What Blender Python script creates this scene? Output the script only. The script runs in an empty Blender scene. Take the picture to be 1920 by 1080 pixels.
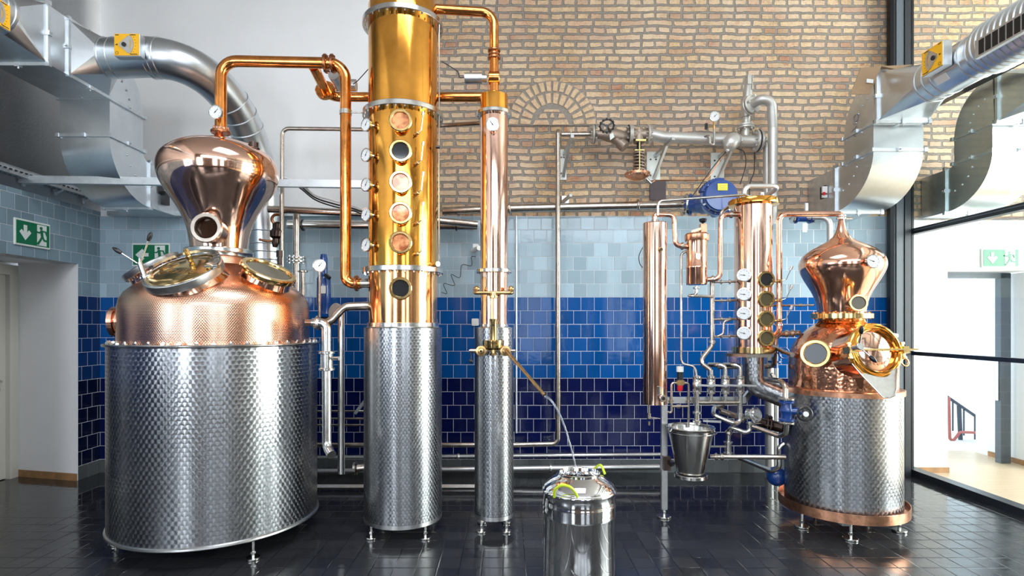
import bpy, bmesh, math, random
from mathutils import Vector, Matrix, Quaternion
random.seed(7)
S = bpy.context.scene
COL = S.collection
PI = math.pi
# ---------------------------------------------------------------- camera
F, PX, PY, H = 1050.0, 952.0, 609.0, 1.66       # focal length in px, vanishing point, eye height
cam_d = bpy.data.cameras.new('camera'); cam = bpy.data.objects.new('camera', cam_d); COL.objects.link(cam)
cam.location = (0, 0, H); cam.rotation_euler = (PI/2, 0, 0)
cam_d.sensor_width = 36; cam_d.lens = 36*F/1920
cam_d.shift_x = (960-PX)/1920; cam_d.shift_y = (PY-540)/1920
cam_d.clip_start = .05
S.camera = cam
# ---------------------------------------------------------------- view, world
S.view_settings.view_transform = 'Standard'; S.view_settings.look = 'None'
S.view_settings.gamma = 1; S.view_settings.exposure = 0.18
W = bpy.data.worlds.new('world'); S.world = W; W.use_nodes = True
bg = W.node_tree.nodes['Background']; bg.inputs[0].default_value = (.80, .90, 1, 1); bg.inputs[1].default_value = 2.6
# ---------------------------------------------------------------- daylight through the windows, and added fill lights
XL, XG, YB, YR, ZC = -4.58, 4.50, 6.29, -4.2, 5.9     # left wall, glass wall, back wall, rear wall, ceiling
def area(name, loc, rot, sx, sy, L, col=(1, 1, 1)):
    d = bpy.data.lights.new(name, 'AREA'); d.shape = 'RECTANGLE'; d.size = sx; d.size_y = sy
    d.energy = L*sx*sy*PI; d.color = col
    o = bpy.data.objects.new(name, d); COL.objects.link(o); o.location = loc; o.rotation_euler = rot; return o
COOL = (.86, .93, 1)
area('window_light_left', (XL-.28, -.7, 2.3), (0, -PI/2, 0), 3.4, 1.4, 9.0, COOL)
for x in (-3.3, .9, 3.2):
    area('window_light_rear', (x, YR-.28, 2.3), (PI/2, 0, 0), 1.3, 3.2, 9.0 if x < 0 else 1.6, COOL)
area('window_light_right', (8.9, 2.6, 2.6), (0, PI/2, 0), 4.6, 6.0, 13.0, (1, .98, .95))
area('window_light_clerestory', (1.0, YR-.28, 4.85), (PI/2, 0, 0), 7.6, 1.2, 7.0, COOL)  # added fill high on the unseen rear wall, lifts upper back wall and ducts
area('window_light_skylight', (0.2, 1.6, ZC+.25), (0, 0, 0), 3.0, 2.2, 7.0, (.97, .98, 1))  # added unseen overhead fill that brightens the upper walls

# ---------------------------------------------------------------- helpers
def P(px, py, D): return Vector(((px-PX)*D/F, D, H-(py-PY)*D/F))
def V(*a): return Vector(a)
def frame(n):
    n = Vector(n).normalized()
    up = Vector((0, 0, 1)) if abs(n.z) < .98 else Vector((0, 1, 0))
    x = up.cross(n).normalized(); y = n.cross(x)
    return x, y, n
class MB:
    def __init__(s):
        s.bm = bmesh.new(); s.uv = s.bm.loops.layers.uv.new('UVMap')
    def grid(s, rows, close_u=True, caps=(False, False), uvs=None):
        n = len(rows[0]); vs = [[s.bm.verts.new(p) for p in r] for r in rows]
        for j in range(len(rows)-1):
            for i in range(n if close_u else n-1):
                k = (i+1) % n
                try: f = s.bm.faces.new((vs[j][i], vs[j][k], vs[j+1][k], vs[j+1][i]))
                except ValueError: continue
                f.smooth = True
                if uvs:
                    for lp, (a, b) in zip(f.loops, ((i, j), (i+1, j), (i+1, j+1), (i, j+1))):
                        lp[s.uv].uv = (uvs[0]*a/n, uvs[1][b])
        if caps[0]: s.bm.faces.new(list(reversed(vs[0])))
        if caps[1]: s.bm.faces.new(vs[-1])
        return s
    def lathe(s, prof, o=(0, 0, 0), n=(0, 0, 1), seg=48, caps=(True, True)):
        x, y, z = frame(n); o = Vector(o)
        if abs(Vector(n).normalized().z) > .98: x, y = Vector((1, 0, 0)), Vector((0, 1, 0)) * (1 if z.z > 0 else -1)
        rows = [[o + z*h + (x*math.cos(2*PI*i/seg) + y*math.sin(2*PI*i/seg))*max(r, 1e-4) for i in range(seg)] for r, h in prof]
        L = [0]
        for a, b in zip(prof, prof[1:]): L.append(L[-1]+math.hypot(b[0]-a[0], b[1]-a[1]))
        return s.grid(rows, True, caps, (2*PI*max(r for r, h in prof), L))
    def cyl(s, a, b, r, r2=None, seg=16, caps=(True, True)):
        a = Vector(a); b = Vector(b); d = b-a
        return s.lathe([(r, 0), (r if r2 is None else r2, d.length)], a, d, seg, caps)
    def disc(s, c, n, r, t, seg=32, ch=0.0):
        n = Vector(n).normalized(); c = Vector(c)
        ch = ch or min(t*.2, r*.1)
        return s.lathe([(r-ch, -t/2), (r, -t/2+ch), (r, t/2-ch), (r-ch, t/2)], c, n, seg)
    def ring(s, c, n, ro, ri, t, seg=40):
        ch = min(t, ro-ri)*.2
        pr = [(ri, -t/2), (ro-ch, -t/2), (ro, -t/2+ch), (ro, t/2-ch), (ro-ch, t/2), (ri+ch, t/2), (ri, t/2-ch), (ri, -t/2)]
        return s.lathe(pr, c, n, seg, (False, False))
    def torus(s, c, n, R, r, seg=40, k=10):
        return s.lathe([(R+r*math.cos(2*PI*i/k), r*math.sin(2*PI*i/k)) for i in range(k+1)], c, n, seg, (False, False))
    def bolts(s, c, n, R, k, r=.006, h=.012, ph=0):
        x, y, z = frame(n)
        if abs(z.z) > .98: x, y = Vector((1, 0, 0)), Vector((0, 1, 0))
        for i in range(k):
            a = 2*PI*(i+ph)/k; p = Vector(c) + (x*math.cos(a)+y*math.sin(a))*R
            s.cyl(p-z*h, p+z*h, r, seg=6)
        return s
    def ball(s, c, r, seg=20, n=(0, 0, 1), sq=1.0):
        k = 12
        return s.lathe([(r*math.sin(PI*i/k), -r*sq*math.cos(PI*i/k)) for i in range(k+1)], c, n, seg, (False, False))
    def box(s, c, sz, R=None, bev=0.0):
        R = R or Matrix.Identity(3); c = Vector(c)
        vs = [s.bm.verts.new(c + R @ Vector((sx*sz[0]/2, sy*sz[1]/2, sz_*sz[2]/2))) for sx in (-1, 1) for sy in (-1, 1) for sz_ in (-1, 1)]
        fs = [s.bm.faces.new([vs[i] for i in q]) for q in ((0, 1, 3, 2), (4, 6, 7, 5), (0, 4, 5, 1), (2, 3, 7, 6), (0, 2, 6, 4), (1, 5, 7, 3))]
        if bev:
            es = list({e for f in fs for e in f.edges})
            bmesh.ops.bevel(s.bm, geom=es, offset=bev, segments=2, affect='EDGES')
        return s
    def bar(s, a, b, w, h, up=(0, 0, 1)):
        a = Vector(a); b = Vector(b); d = (b-a); z = d.normalized(); u = Vector(up)
        if abs(u.dot(z)) > .98: u = Vector((0, 1, 0))
        x = u.cross(z).normalized(); y = z.cross(x)
        return s.box((a+b)/2, (w, h, d.length), Matrix((x, y, z)).transposed())
    def prism(s, poly, d):
        """poly: list of 3D points, extruded by vector d"""
        d = Vector(d); a = [s.bm.verts.new(p) for p in poly]; b = [s.bm.verts.new(Vector(p)+d) for p in poly]
        n = len(poly); s.bm.faces.new(a); s.bm.faces.new(list(reversed(b)))
        for i in range(n): s.bm.faces.new((a[i], b[i], b[(i+1) % n], a[(i+1) % n]))
        return s
    def tube(s, pts, r, bend=None, seg=16, caps=True, smooth=False):
        pts = [Vector(p) for p in pts]; bend = bend if bend is not None else (0 if callable(r) else r*2.6)
        path = [pts[0]]
        if smooth:
            path = []
            q = [pts[0]*2-pts[1]] + pts + [pts[-1]*2-pts[-2]]
            for i in range(1, len(q)-2):
                for t in [k/8 for k in range(8)]:
                    p0, p1, p2, p3 = q[i-1:i+3]
                    path.append(.5*((2*p1)+(p2-p0)*t+(2*p0-5*p1+4*p2-p3)*t*t+(3*p1-p0-3*p2+p3)*t**3))
            path.append(pts[-1])
        else:
            for i in range(1, len(pts)-1):
                a, b, c = pts[i-1:i+2]; u = (a-b).normalized(); v = (c-b).normalized()
                ang = u.angle(v, PI)
                if ang > PI-.03: path.append(b); continue
                d = min(bend/math.tan(ang/2), (a-b).length*.49, (c-b).length*.49)
                R = d*math.tan(ang/2)
                if R < 1e-4: path.append(b); continue
                m = (u+v).normalized(); ctr = b + m*(R/math.sin(ang/2))
                A = b+u*d-ctr; B = b+v*d-ctr; tot = A.angle(B); ax = A.cross(B).normalized()
                k = max(4, int(tot/.2))
                for j in range(k+1): path.append(ctr + Quaternion(ax, tot*j/k) @ A)
            path.append(pts[-1])
        pp = [path[0]]
        for p in path[1:]:
            if (p-pp[-1]).length > 1e-5: pp.append(p)
        path = pp
        T = [(path[min(i+1, len(path)-1)]-path[max(i-1, 0)]).normalized() for i in range(len(path))]
        x, y, _ = frame(T[0]); rows = []; L = [0]
        for i, p in enumerate(path):
            if i:
                q = T[i-1].rotation_difference(T[i]); x = q @ x; y = q @ y; L.append(L[-1]+(p-path[i-1]).length)
            rr = r if not callable(r) else r(i/(len(path)-1))
            rows.append([p+(x*math.cos(2*PI*k/seg)+y*math.sin(2*PI*k/seg))*rr for k in range(seg)])
        r0 = r if not callable(r) else r(0)
        return s.grid(rows, True, (caps, caps), (2*PI*r0, L))
    def build(s, name, mat, parent=None, sharp=.6, recalc=True):
        bm = s.bm
        bmesh.ops.remove_doubles(bm, verts=bm.verts, dist=1e-6)
        if recalc: bmesh.ops.recalc_face_normals(bm, faces=bm.faces)
        for f in bm.faces: f.smooth = True
        for e in bm.edges:
            if len(e.link_faces) == 2 and e.calc_face_angle(0) > sharp: e.smooth = False
        o0 = Vector((0, 0, 0)); q = parent
        while q is not None: o0 += Vector(q.location); q = q.parent
        if parent is None:
            xs = [v.co for v in bm.verts]
            lo = Vector([min(c[i] for c in xs) for i in range(3)]); hi = Vector([max(c[i] for c in xs) for i in range(3)])
            o0 = Vector(((lo.x+hi.x)/2, (lo.y+hi.y)/2, lo.z))
        for v in bm.verts: v.co -= o0
        me = bpy.data.meshes.new(name); bm.to_mesh(me); bm.free()
        me.materials.append(M[mat] if isinstance(mat, str) else mat)
        o = bpy.data.objects.new(name, me); COL.objects.link(o)
        if parent is not None: o.parent = parent
        else: o.location = o0
        return o
def thing(name, label, cat, loc, group=None):
    o = bpy.data.objects.new(name, None); COL.objects.link(o); o.location = loc; o.empty_display_size = .1
    o['label'] = label; o['category'] = cat
    if group: o['group'] = group
    return o
def tag(o, label, cat, group=None, kind=None):
    o['label'] = label; o['category'] = cat
    if group: o['group'] = group
    if kind: o['kind'] = kind
    return o
def struct(o): o['kind'] = 'structure'; return o
def text(body, size, loc, R, mat, parent, depth=.001, name='lettering', align='CENTER'):
    c = bpy.data.curves.new(name, 'FONT'); c.body = body; c.size = size; c.extrude = depth; c.align_x = align; c.align_y = 'CENTER'
    t = bpy.data.objects.new('tmp', c); COL.objects.link(t)
    dg = bpy.context.evaluated_depsgraph_get(); dg.update()
    me = bpy.data.meshes.new_from_object(t.evaluated_get(dg)); bpy.data.objects.remove(t)
    o0 = Vector((0, 0, 0)); q = parent
    while q is not None: o0 += Vector(q.location); q = q.parent
    for v in me.vertices: v.co = R @ v.co + Vector(loc) - o0
    me.materials.clear(); me.materials.append(M[mat]); me.name = name
    o = bpy.data.objects.new(name, me); COL.objects.link(o); o.parent = parent; return o
def basis(n, roll=0):
    x, y, z = frame(n); q = Quaternion(z, roll)
    return Matrix((q @ x, q @ y, z)).transposed()

# ---------------------------------------------------------------- materials
M = {}
class NT:
    def __init__(s, name):
        s.m = bpy.data.materials.new(name); s.m.use_nodes = True; s.t = s.m.node_tree
        s.b = s.t.nodes['Principled BSDF']; M[name] = s.m
    def n(s, typ, **kw):
        nd = s.t.nodes.new(typ)
        for k, v in kw.items(): setattr(nd, k, v)
        return nd
    def l(s, a, b): s.t.links.new(a, b)
    def put(s, sock, v):
        if hasattr(v, 'is_linked') or hasattr(v, 'links'): s.l(v, sock)
        else: sock.default_value = v
    def m_(s, op, a, b=0.0, c=0.0):
        nd = s.n('ShaderNodeMath', operation=op)
        s.put(nd.inputs[0], a); s.put(nd.inputs[1], b)
        if op in ('MULTIPLY_ADD', 'COMPARE'): s.put(nd.inputs[2], c)
        return nd.outputs[0]
    def mix(s, f, a, b):
        nd = s.n('ShaderNodeMix', data_type='RGBA')
        s.put(nd.inputs[0], f); s.put(nd.inputs[6], a); s.put(nd.inputs[7], b); return nd.outputs[2]
    def ramp(s, f, *st):
        nd = s.n('ShaderNodeValToRGB'); s.l(f, nd.inputs[0]); e = nd.color_ramp.elements
        while len(e) < len(st): e.new(.5)
        for k, (p, c) in zip(e, st): k.position = p; k.color = (c, c, c, 1) if isinstance(c, (int, float)) else (*c, 1)
        return nd.outputs[0]
    def bump(s, h, strength, dist, prev=None):
        nd = s.n('ShaderNodeBump'); nd.inputs['Strength'].default_value = strength; nd.inputs['Distance'].default_value = dist
        s.l(h, nd.inputs['Height'])
        if prev is not None: s.l(prev, nd.inputs['Normal'])
        return nd.outputs[0]
    def pos(s):
        g = s.n('ShaderNodeNewGeometry').outputs['Position']; sp = s.n('ShaderNodeSeparateXYZ'); s.l(g, sp.inputs[0]); return g, sp.outputs
    def comb(s, x, y, z=0.0):
        nd = s.n('ShaderNodeCombineXYZ')
        for i, v in enumerate((x, y, z)): s.put(nd.inputs[i], v)
        return nd.outputs[0]
    def noise(s, vec, scale, detail=2, rough=.5):
        nd = s.n('ShaderNodeTexNoise'); nd.inputs['Scale'].default_value = scale; nd.inputs['Detail'].default_value = detail
        nd.inputs['Roughness'].default_value = rough
        if vec is not None: s.l(vec, nd.inputs['Vector'])
        return nd.outputs[0]
def C4(c): return (*c, 1)
def simple(name, col, metal=0, rough=.5, var=0.0, vscale=6, bump=0.0, bscale=60, coat=0, rvar=0.0):
    t = NT(name); b = t.b
    b.inputs['Base Color'].default_value = C4(col); b.inputs['Metallic'].default_value = metal; b.inputs['Roughness'].default_value = rough
    g, _ = t.pos()
    if var:
        f = t.noise(g, vscale, 4, .6); r = t.ramp(f, (.35, 0.), (.65, 1.))
        t.l(t.mix(r, C4([c*(1-var) for c in col]), C4([min(1, c*(1+var*.5)) for c in col])), b.inputs['Base Color'])
    if rvar:
        f = t.noise(g, vscale*1.7, 4, .6); t.l(t.m_('MULTIPLY_ADD', f, rvar, rough-rvar*.5), b.inputs['Roughness'])
    if bump: t.l(t.bump(t.noise(g, bscale, 3), bump, .01), b.inputs['Normal'])
    if coat: b.inputs['Coat Weight'].default_value = coat; b.inputs['Coat Roughness'].default_value = .05
    return t
simple('copper', (.94, .52, .36), 1, .13, .16, 5, .03, 9, rvar=.12)
simple('copper_pink', (.95, .60, .46), 1, .10, .08, 3, .02, 6, rvar=.08)
simple('copper_amber', (.95, .50, .22), 1, .12, .12, 4, .03, 5, rvar=.1)
simple('copper_gold', (.92, .42, .075), 1, .12, .22, 4, .05, 5, rvar=.12)
simple('copper_orange', (.85, .33, .09), 1, .15, .3, 9, .05, 25, rvar=.12)
simple('copper_dark', (.45, .2, .1), 1, .3, .35, 12, .05, 30)
simple('copper_matte', (.80, .40, .24), 1, .28, .3, 20, .05, 60)
simple('brass', (.82, .58, .25), 1, .14, .15, 12)
simple('brass_aged', (.55, .36, .16), 1, .28, .3, 20)
simple('steel', (.64, .63, .60), 1, .2, .1, 12, rvar=.12)
simple('steel_mirror', (.80, .80, .80), 1, .06, .04, 4, .015, 5)
simple('steel_satin', (.66, .66, .65), 1, .32, .08, 30)
simple('steel_bronze', (.52, .46, .40), 1, .24, .2, 14)
simple('galvanised', (.66, .70, .73), 1, .30, .07, 5, .02, 4, rvar=.12)
simple('galvanised_flat', (.66, .70, .73), 1, .40, .12, 10)
simple('silver_paint', (.62, .61, .58), .75, .42, .08, 10)
simple('dark_steel', (.018, .022, .028), 0, .35)
simple('frame_grey', (.10, .12, .14), 0, .4)
simple('black_plastic', (.012, .012, .014), 0, .28)
simple('black_rubber', (.02, .02, .02), 0, .6)
simple('blue_paint', (.005, .05, .24), 0, .28, coat=.5)
simple('yellow_label', (.95, .82, .02), 0, .5)
simple('orange_plate', (.90, .46, .01), 0, .45)
simple('white_plastic', (.80, .80, .78), 0, .4)
simple('print_black', (.02, .02, .02), 0, .6)
simple('print_grey', (.25, .25, .26), 0, .6)
simple('sign_green', (.0, .16, .065), 0, .35)
simple('sign_white', (.78, .82, .78), 0, .4)
simple('red_plastic', (.75, .02, .03), 0, .3)
simple('lime_plastic', (.55, .70, .03), 0, .35)
simple('cardboard', (.36, .24, .14), 0, .85, .1, 8)
simple('wood_strip', (.36, .19, .08), 0, .5, .3, 10)
simple('door_paint', (.66, .64, .58), 0, .45)
simple('plaster', (.86, .85, .85), 0, .9, .04, 2, .05, 45)
simple('plaster_plain', (.86, .86, .87), 0, .9, .03, 1.5, .08, 50)
simple('ceiling_paint', (.50, .47, .45), 0, .9)
simple('rear_wall', (.13, .09, .07), 0, .8)
simple('rust_plate', (.075, .055, .06), 0, .6)
simple('dark_bronze', (.10, .07, .06), 1, .3)
simple('bronze_body', (.34, .27, .22), .7, .45)
simple('cast_grey', (.48, .45, .40), .5, .5)
simple('zinc_yellow', (.75, .60, .25), 1, .35)
simple('concrete', (.70, .70, .68), 0, .9, .1, 3)
simple('rail_red', (.45, .12, .10), 0, .5)
simple('rail_dark', (.05, .06, .08), 0, .5)
simple('black_hole', (.003, .003, .003), 0, .5)
simple('dial_white', (.80, .82, .83), 0, .25, coat=1)
t = NT('glass_dark'); t.b.inputs['Base Color'].default_value = (.02, .022, .025, 1); t.b.inputs['Roughness'].default_value = .08; t.b.inputs['Coat Weight'].default_value = 1
t = NT('glass_copper'); g, _ = t.pos(); f = t.noise(g, 14, 3)
t.l(t.mix(t.ramp(f, (.4, 0.), (.6, 1.)), (.30, .07, .015, 1), (.70, .30, .12, 1)), t.b.inputs['Base Color'])
t.b.inputs['Metallic'].default_value = .5; t.b.inputs['Roughness'].default_value = .25; t.b.inputs['Coat Weight'].default_value = 1
t = NT('glass_olive'); t.b.inputs['Base Color'].default_value = (.09, .075, .04, 1); t.b.inputs['Roughness'].default_value = .12
t = NT('glass_amber'); t.b.inputs['Base Color'].default_value = (.035, .012, .004, 1); t.b.inputs['Roughness'].default_value = .1; t.b.inputs['Metallic'].default_value = .3
t = NT('glass_clear'); t.b.inputs['Base Color'].default_value = (.9, .97, .96, 1); t.b.inputs['Roughness'].default_value = .02; t.b.inputs['Transmission Weight'].default_value = 1; t.b.inputs['IOR'].default_value = 1.3
t = NT('water'); t.b.inputs['Base Color'].default_value = (.95, .97, 1, 1); t.b.inputs['Roughness'].default_value = .02; t.b.inputs['Transmission Weight'].default_value = .9; t.b.inputs['IOR'].default_value = 1.33
# thin pane: mostly clear, mirror reflection by angle
t = NT('pane'); tr = t.n('ShaderNodeBsdfTransparent'); tr.inputs[0].default_value = (.93, .97, .96, 1)
gl = t.n('ShaderNodeBsdfGlossy'); gl.inputs['Roughness'].default_value = .01; gl.inputs[0].default_value = (.9, .95, .95, 1)
fr = t.n('ShaderNodeLayerWeight'); mx = t.n('ShaderNodeMixShader')
t.l(t.m_('MULTIPLY_ADD', t.m_('POWER', fr.outputs['Facing'], 4.0), .8, .035), mx.inputs[0]); t.l(tr.outputs[0], mx.inputs[1]); t.l(gl.outputs[0], mx.inputs[2])
t.l(mx.outputs[0], t.t.nodes['Material Output'].inputs[0])
# engine-turned (circle-polished) stainless steel
def engine(name, pu, pv, rr, col=(.43, .44, .455)):
    t = NT(name); b = t.b
    uv = t.n('ShaderNodeUVMap', uv_map='UVMap'); sp = t.n('ShaderNodeSeparateXYZ'); t.l(uv.outputs[0], sp.inputs[0]); u, v = sp.outputs[0], sp.outputs[1]
    j0 = t.m_('CEIL', t.m_('DIVIDE', t.m_('SUBTRACT', v, rr), pv))
    cand = []
    for k in range(4):
        j = t.m_('ADD', j0, float(k)); off = t.m_('MULTIPLY', t.m_('FLOORED_MODULO', j, 2.0), pu/2)
        i = t.m_('ROUND', t.m_('DIVIDE', t.m_('SUBTRACT', u, off), pu))
        du = t.m_('SUBTRACT', t.m_('SUBTRACT', u, off), t.m_('MULTIPLY', i, pu)); dv = t.m_('SUBTRACT', v, t.m_('MULTIPLY', j, pv))
        ins = t.m_('LESS_THAN', t.m_('ADD', t.m_('MULTIPLY', du, du), t.m_('MULTIPLY', dv, dv)), rr*rr)
        cand.append((ins, t.comb(du, dv, t.m_('MULTIPLY_ADD', j, 7.3, i))))
    cur = cand[-1][1]
    for ins, vec in reversed(cand[:-1]):
        mxn = t.n('ShaderNodeMix', data_type='VECTOR'); t.l(ins, mxn.inputs[0]); t.l(cur, mxn.inputs[4]); t.l(vec, mxn.inputs[5]); cur = mxn.outputs[1]
    s2 = t.n('ShaderNodeSeparateXYZ'); t.l(cur, s2.inputs[0])
    tn = t.n('ShaderNodeTangent', direction_type='UV_MAP', uv_map='UVMap')
    gn = t.n('ShaderNodeNewGeometry').outputs['Normal']
    cr = t.n('ShaderNodeVectorMath', operation='CROSS_PRODUCT'); t.l(gn, cr.inputs[0]); t.l(tn.outputs[0], cr.inputs[1])
    a = t.n('ShaderNodeVectorMath', operation='SCALE'); t.l(tn.outputs[0], a.inputs[0]); t.l(s2.outputs[0], a.inputs[3])
    c = t.n('ShaderNodeVectorMath', operation='SCALE'); t.l(cr.outputs[0], c.inputs[0]); t.l(s2.outputs[1], c.inputs[3])
    ad = t.n('ShaderNodeVectorMath', operation='ADD'); t.l(a.outputs[0], ad.inputs[0]); t.l(c.outputs[0], ad.inputs[1])
    nm = t.n('ShaderNodeVectorMath', operation='NORMALIZE'); t.l(ad.outputs[0], nm.inputs[0])
    t.l(nm.outputs[0], b.inputs['Tangent'])
    b.inputs['Anisotropic'].default_value = .9; b.inputs['Roughness'].default_value = .25; b.inputs['Metallic'].default_value = 1
    wn = t.n('ShaderNodeTexWhiteNoise', noise_dimensions='1D'); t.l(s2.outputs[2], wn.inputs['W'])
    rad = t.m_('DIVIDE', t.m_('SQRT', t.m_('ADD', t.m_('MULTIPLY', s2.outputs[0], s2.outputs[0]), t.m_('MULTIPLY', s2.outputs[1], s2.outputs[1]))), rr)
    t.l(t.mix(wn.outputs[0], C4([x*.88 for x in col]), C4(col)), b.inputs['Base Color'])
    t.l(t.bump(t.m_('MULTIPLY', rad, rad), .07, .003), b.inputs['Normal'])
engine('engine_big', .044, .0305, .031); engine('engine_col', .034, .0225, .0245); engine('engine_small', .044, .027, .030)
# dimpled copper
t = NT('copper_dimpled'); b = t.b; b.inputs['Metallic'].default_value = 1; b.inputs['Roughness'].default_value = .17
uv = t.n('ShaderNodeUVMap', uv_map='UVMap'); sp = t.n('ShaderNodeSeparateXYZ'); t.l(uv.outputs[0], sp.inputs[0])
row = t.m_('FLOOR', t.m_('DIVIDE', sp.outputs[1], .0105))
uu = t.m_('ADD', t.m_('DIVIDE', sp.outputs[0], .016), t.m_('MULTIPLY', row, .5))
fx = t.m_('SUBTRACT', t.m_('FRACT', uu), .5); fy = t.m_('SUBTRACT', t.m_('FRACT', t.m_('DIVIDE', sp.outputs[1], .0105)), .5)
hh = t.m_('MINIMUM', t.m_('ADD', t.m_('MULTIPLY', fx, fx), t.m_('MULTIPLY', fy, fy)), .22)
t.l(t.bump(hh, .45, .005), b.inputs['Normal'])
g, _ = t.pos(); t.l(t.mix(t.noise(g, 3, 3), (.86, .44, .28, 1), (.95, .56, .40, 1)), b.inputs['Base Color'])
# hand-hammered copper
t = NT('copper_hammered'); b = t.b; b.inputs['Metallic'].default_value = 1; b.inputs['Roughness'].default_value = .16; g, _ = t.pos()
vo = t.n('ShaderNodeTexVoronoi', feature='SMOOTH_F1'); vo.inputs['Scale'].default_value = 42; t.l(g, vo.inputs['Vector'])
t.l(t.bump(vo.outputs[0], .35, .006), b.inputs['Normal'])
t.l(t.mix(t.noise(g, 5, 4), (.72, .30, .16, 1), (.93, .50, .32, 1)), b.inputs['Base Color'])

# tiled wall: horizontal coordinate = x or y, bands by height
TW, TH, Z0 = .15, .1517, .15
def tile_mat(name, axis, shift, shaded=0.0):
    t = NT(name); b = t.b; g, p = t.pos()
    hx = t.m_('ADD', p[axis], 40.0+shift); z = t.m_('SUBTRACT', p[2], Z0-TH*10)
    row = t.m_('FLOOR', t.m_('DIVIDE', z, TH))
    off = t.m_('MULTIPLY', t.m_('FLOORED_MODULO', row, 2.0), TW*.45)
    u = t.m_('DIVIDE', t.m_('ADD', hx, off), TW)
    col = t.m_('FLOOR', u)
    fu = t.m_('ABSOLUTE', t.m_('SUBTRACT', t.m_('FRACT', u), .5)); fv = t.m_('ABSOLUTE', t.m_('SUBTRACT', t.m_('FRACT', t.m_('DIVIDE', z, TH)), .5))
    gw = .013
    grout = t.m_('GREATER_THAN', t.m_('MAXIMUM', fu, fv), .5-gw)
    wn = t.n('ShaderNodeTexWhiteNoise', noise_dimensions='2D'); t.l(t.comb(col, row), wn.inputs['Vector'])
    zz = p[2]
    def band(lo): return t.m_('GREATER_THAN', zz, lo)
    sk, nv, mid, lt = (.09, .10, .105), (.0025, .006, .060), (.002, .075, .29), (.36, .48, .56)
    if shaded: lt = (.22, .31, .37); mid = (.006, .03, .12); nv = (.003, .006, .025)  # left wall: same tiles, shade put into darker band colours
    c = t.mix(band(Z0+.0), C4(sk), C4(nv)); c = t.mix(band(Z0+TH*6), c, C4(mid)); c = t.mix(band(Z0+TH*12), c, C4(lt))
    hs = t.n('ShaderNodeHueSaturation'); t.l(c, hs.inputs['Color']); t.l(t.m_('MULTIPLY_ADD', wn.outputs[0], .3, .85), hs.inputs['Value'])
    gr = t.mix(band(Z0-.01), (.10, .10, .10, 1), (.62, .62, .66, 1))
    t.l(t.mix(grout, hs.outputs[0], gr), b.inputs['Base Color'])
    t.l(t.m_('MULTIPLY_ADD', grout, .6, .10), b.inputs['Roughness'])
    b.inputs['IOR'].default_value = 1.4
    edge = t.n('ShaderNodeMapRange'); t.l(t.m_('MAXIMUM', fu, fv), edge.inputs[0]); edge.inputs[1].default_value = .45; edge.inputs[2].default_value = .49; edge.inputs[3].default_value = 1; edge.inputs[4].default_value = 0
    n1 = t.bump(edge.outputs[0], .5, .002)
    # each tile sits at its own slight slant
    sl = t.n('ShaderNodeTexWhiteNoise', noise_dimensions='2D'); t.l(t.comb(t.m_('ADD', col, 9.5), row), sl.inputs['Vector'])
    sc = t.n('ShaderNodeSeparateColor'); t.l(sl.outputs[1], sc.inputs[0])
    tilt = t.m_('ADD', t.m_('MULTIPLY', t.m_('SUBTRACT', sc.outputs[0], .5), t.m_('FRACT', u)), t.m_('MULTIPLY', t.m_('SUBTRACT', sc.outputs[1], .5), t.m_('FRACT', t.m_('DIVIDE', z, TH))))
    n2 = t.bump(tilt, .35, .003, n1); n3 = t.bump(t.noise(g, 14, 2), .12, .006, n2)
    t.l(n3, b.inputs['Normal'])
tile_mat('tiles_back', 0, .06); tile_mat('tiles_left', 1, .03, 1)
# old brick, alternate rows of stretchers and headers
t = NT('old_brick'); b = t.b; g, p = t.pos()
wob = t.noise(g, 2.2, 3); wob2 = t.noise(g, 17, 3)
x = t.m_('ADD', p[0], t.m_('MULTIPLY', t.m_('SUBTRACT', wob2, .5), .034)); z = t.m_('ADD', t.m_('ADD', p[2], t.m_('MULTIPLY', t.m_('SUBTRACT', wob, .5), .05)), t.m_('MULTIPLY', t.m_('SUBTRACT', wob2, .5), .024))
BH = .0795; zr = t.m_('DIVIDE', z, BH); row = t.m_('FLOOR', zr); par = t.m_('FLOORED_MODULO', row, 2.0)
rn = t.n('ShaderNodeTexWhiteNoise', noise_dimensions='1D'); t.l(row, rn.inputs['W'])
bw = t.m_('MULTIPLY_ADD', par, .150, .148)
u = t.m_('DIVIDE', t.m_('ADD', t.m_('ADD', x, 30.0), t.m_('MULTIPLY', rn.outputs[0], .3)), bw); cx = t.m_('FLOOR', u)
ex = t.m_('MULTIPLY', t.m_('SUBTRACT', .5, t.m_('ABSOLUTE', t.m_('SUBTRACT', t.m_('FRACT', u), .5))), bw)
ez = t.m_('MULTIPLY', t.m_('SUBTRACT', .5, t.m_('ABSOLUTE', t.m_('SUBTRACT', t.m_('FRACT', zr), .5))), BH)
d = t.m_('MINIMUM', ex, ez)
mr = t.n('ShaderNodeMapRange'); t.l(d, mr.inputs[0]); mr.inputs[1].default_value = .0105; mr.inputs[2].default_value = .015; body = mr.outputs[0]
wn = t.n('ShaderNodeTexWhiteNoise', noise_dimensions='2D'); t.l(t.comb(cx, row), wn.inputs['Vector'])
bc = t.ramp(wn.outputs[0], (0., (.48, .30, .17)), (.18, (.66, .46, .26)), (.4, (.73, .52, .29)), (.6, (.61, .40, .23)), (.8, (.67, .42, .27)), (.92, (.52, .31, .19)), (1., (.44, .20, .12)))
red = t.ramp(t.noise(g, 8, 5, .75), (.585, 0.), (.635, 1.))
bc = t.mix(t.m_('MULTIPLY', red, .75), bc, (.40, .13, .06, 1))
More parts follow.
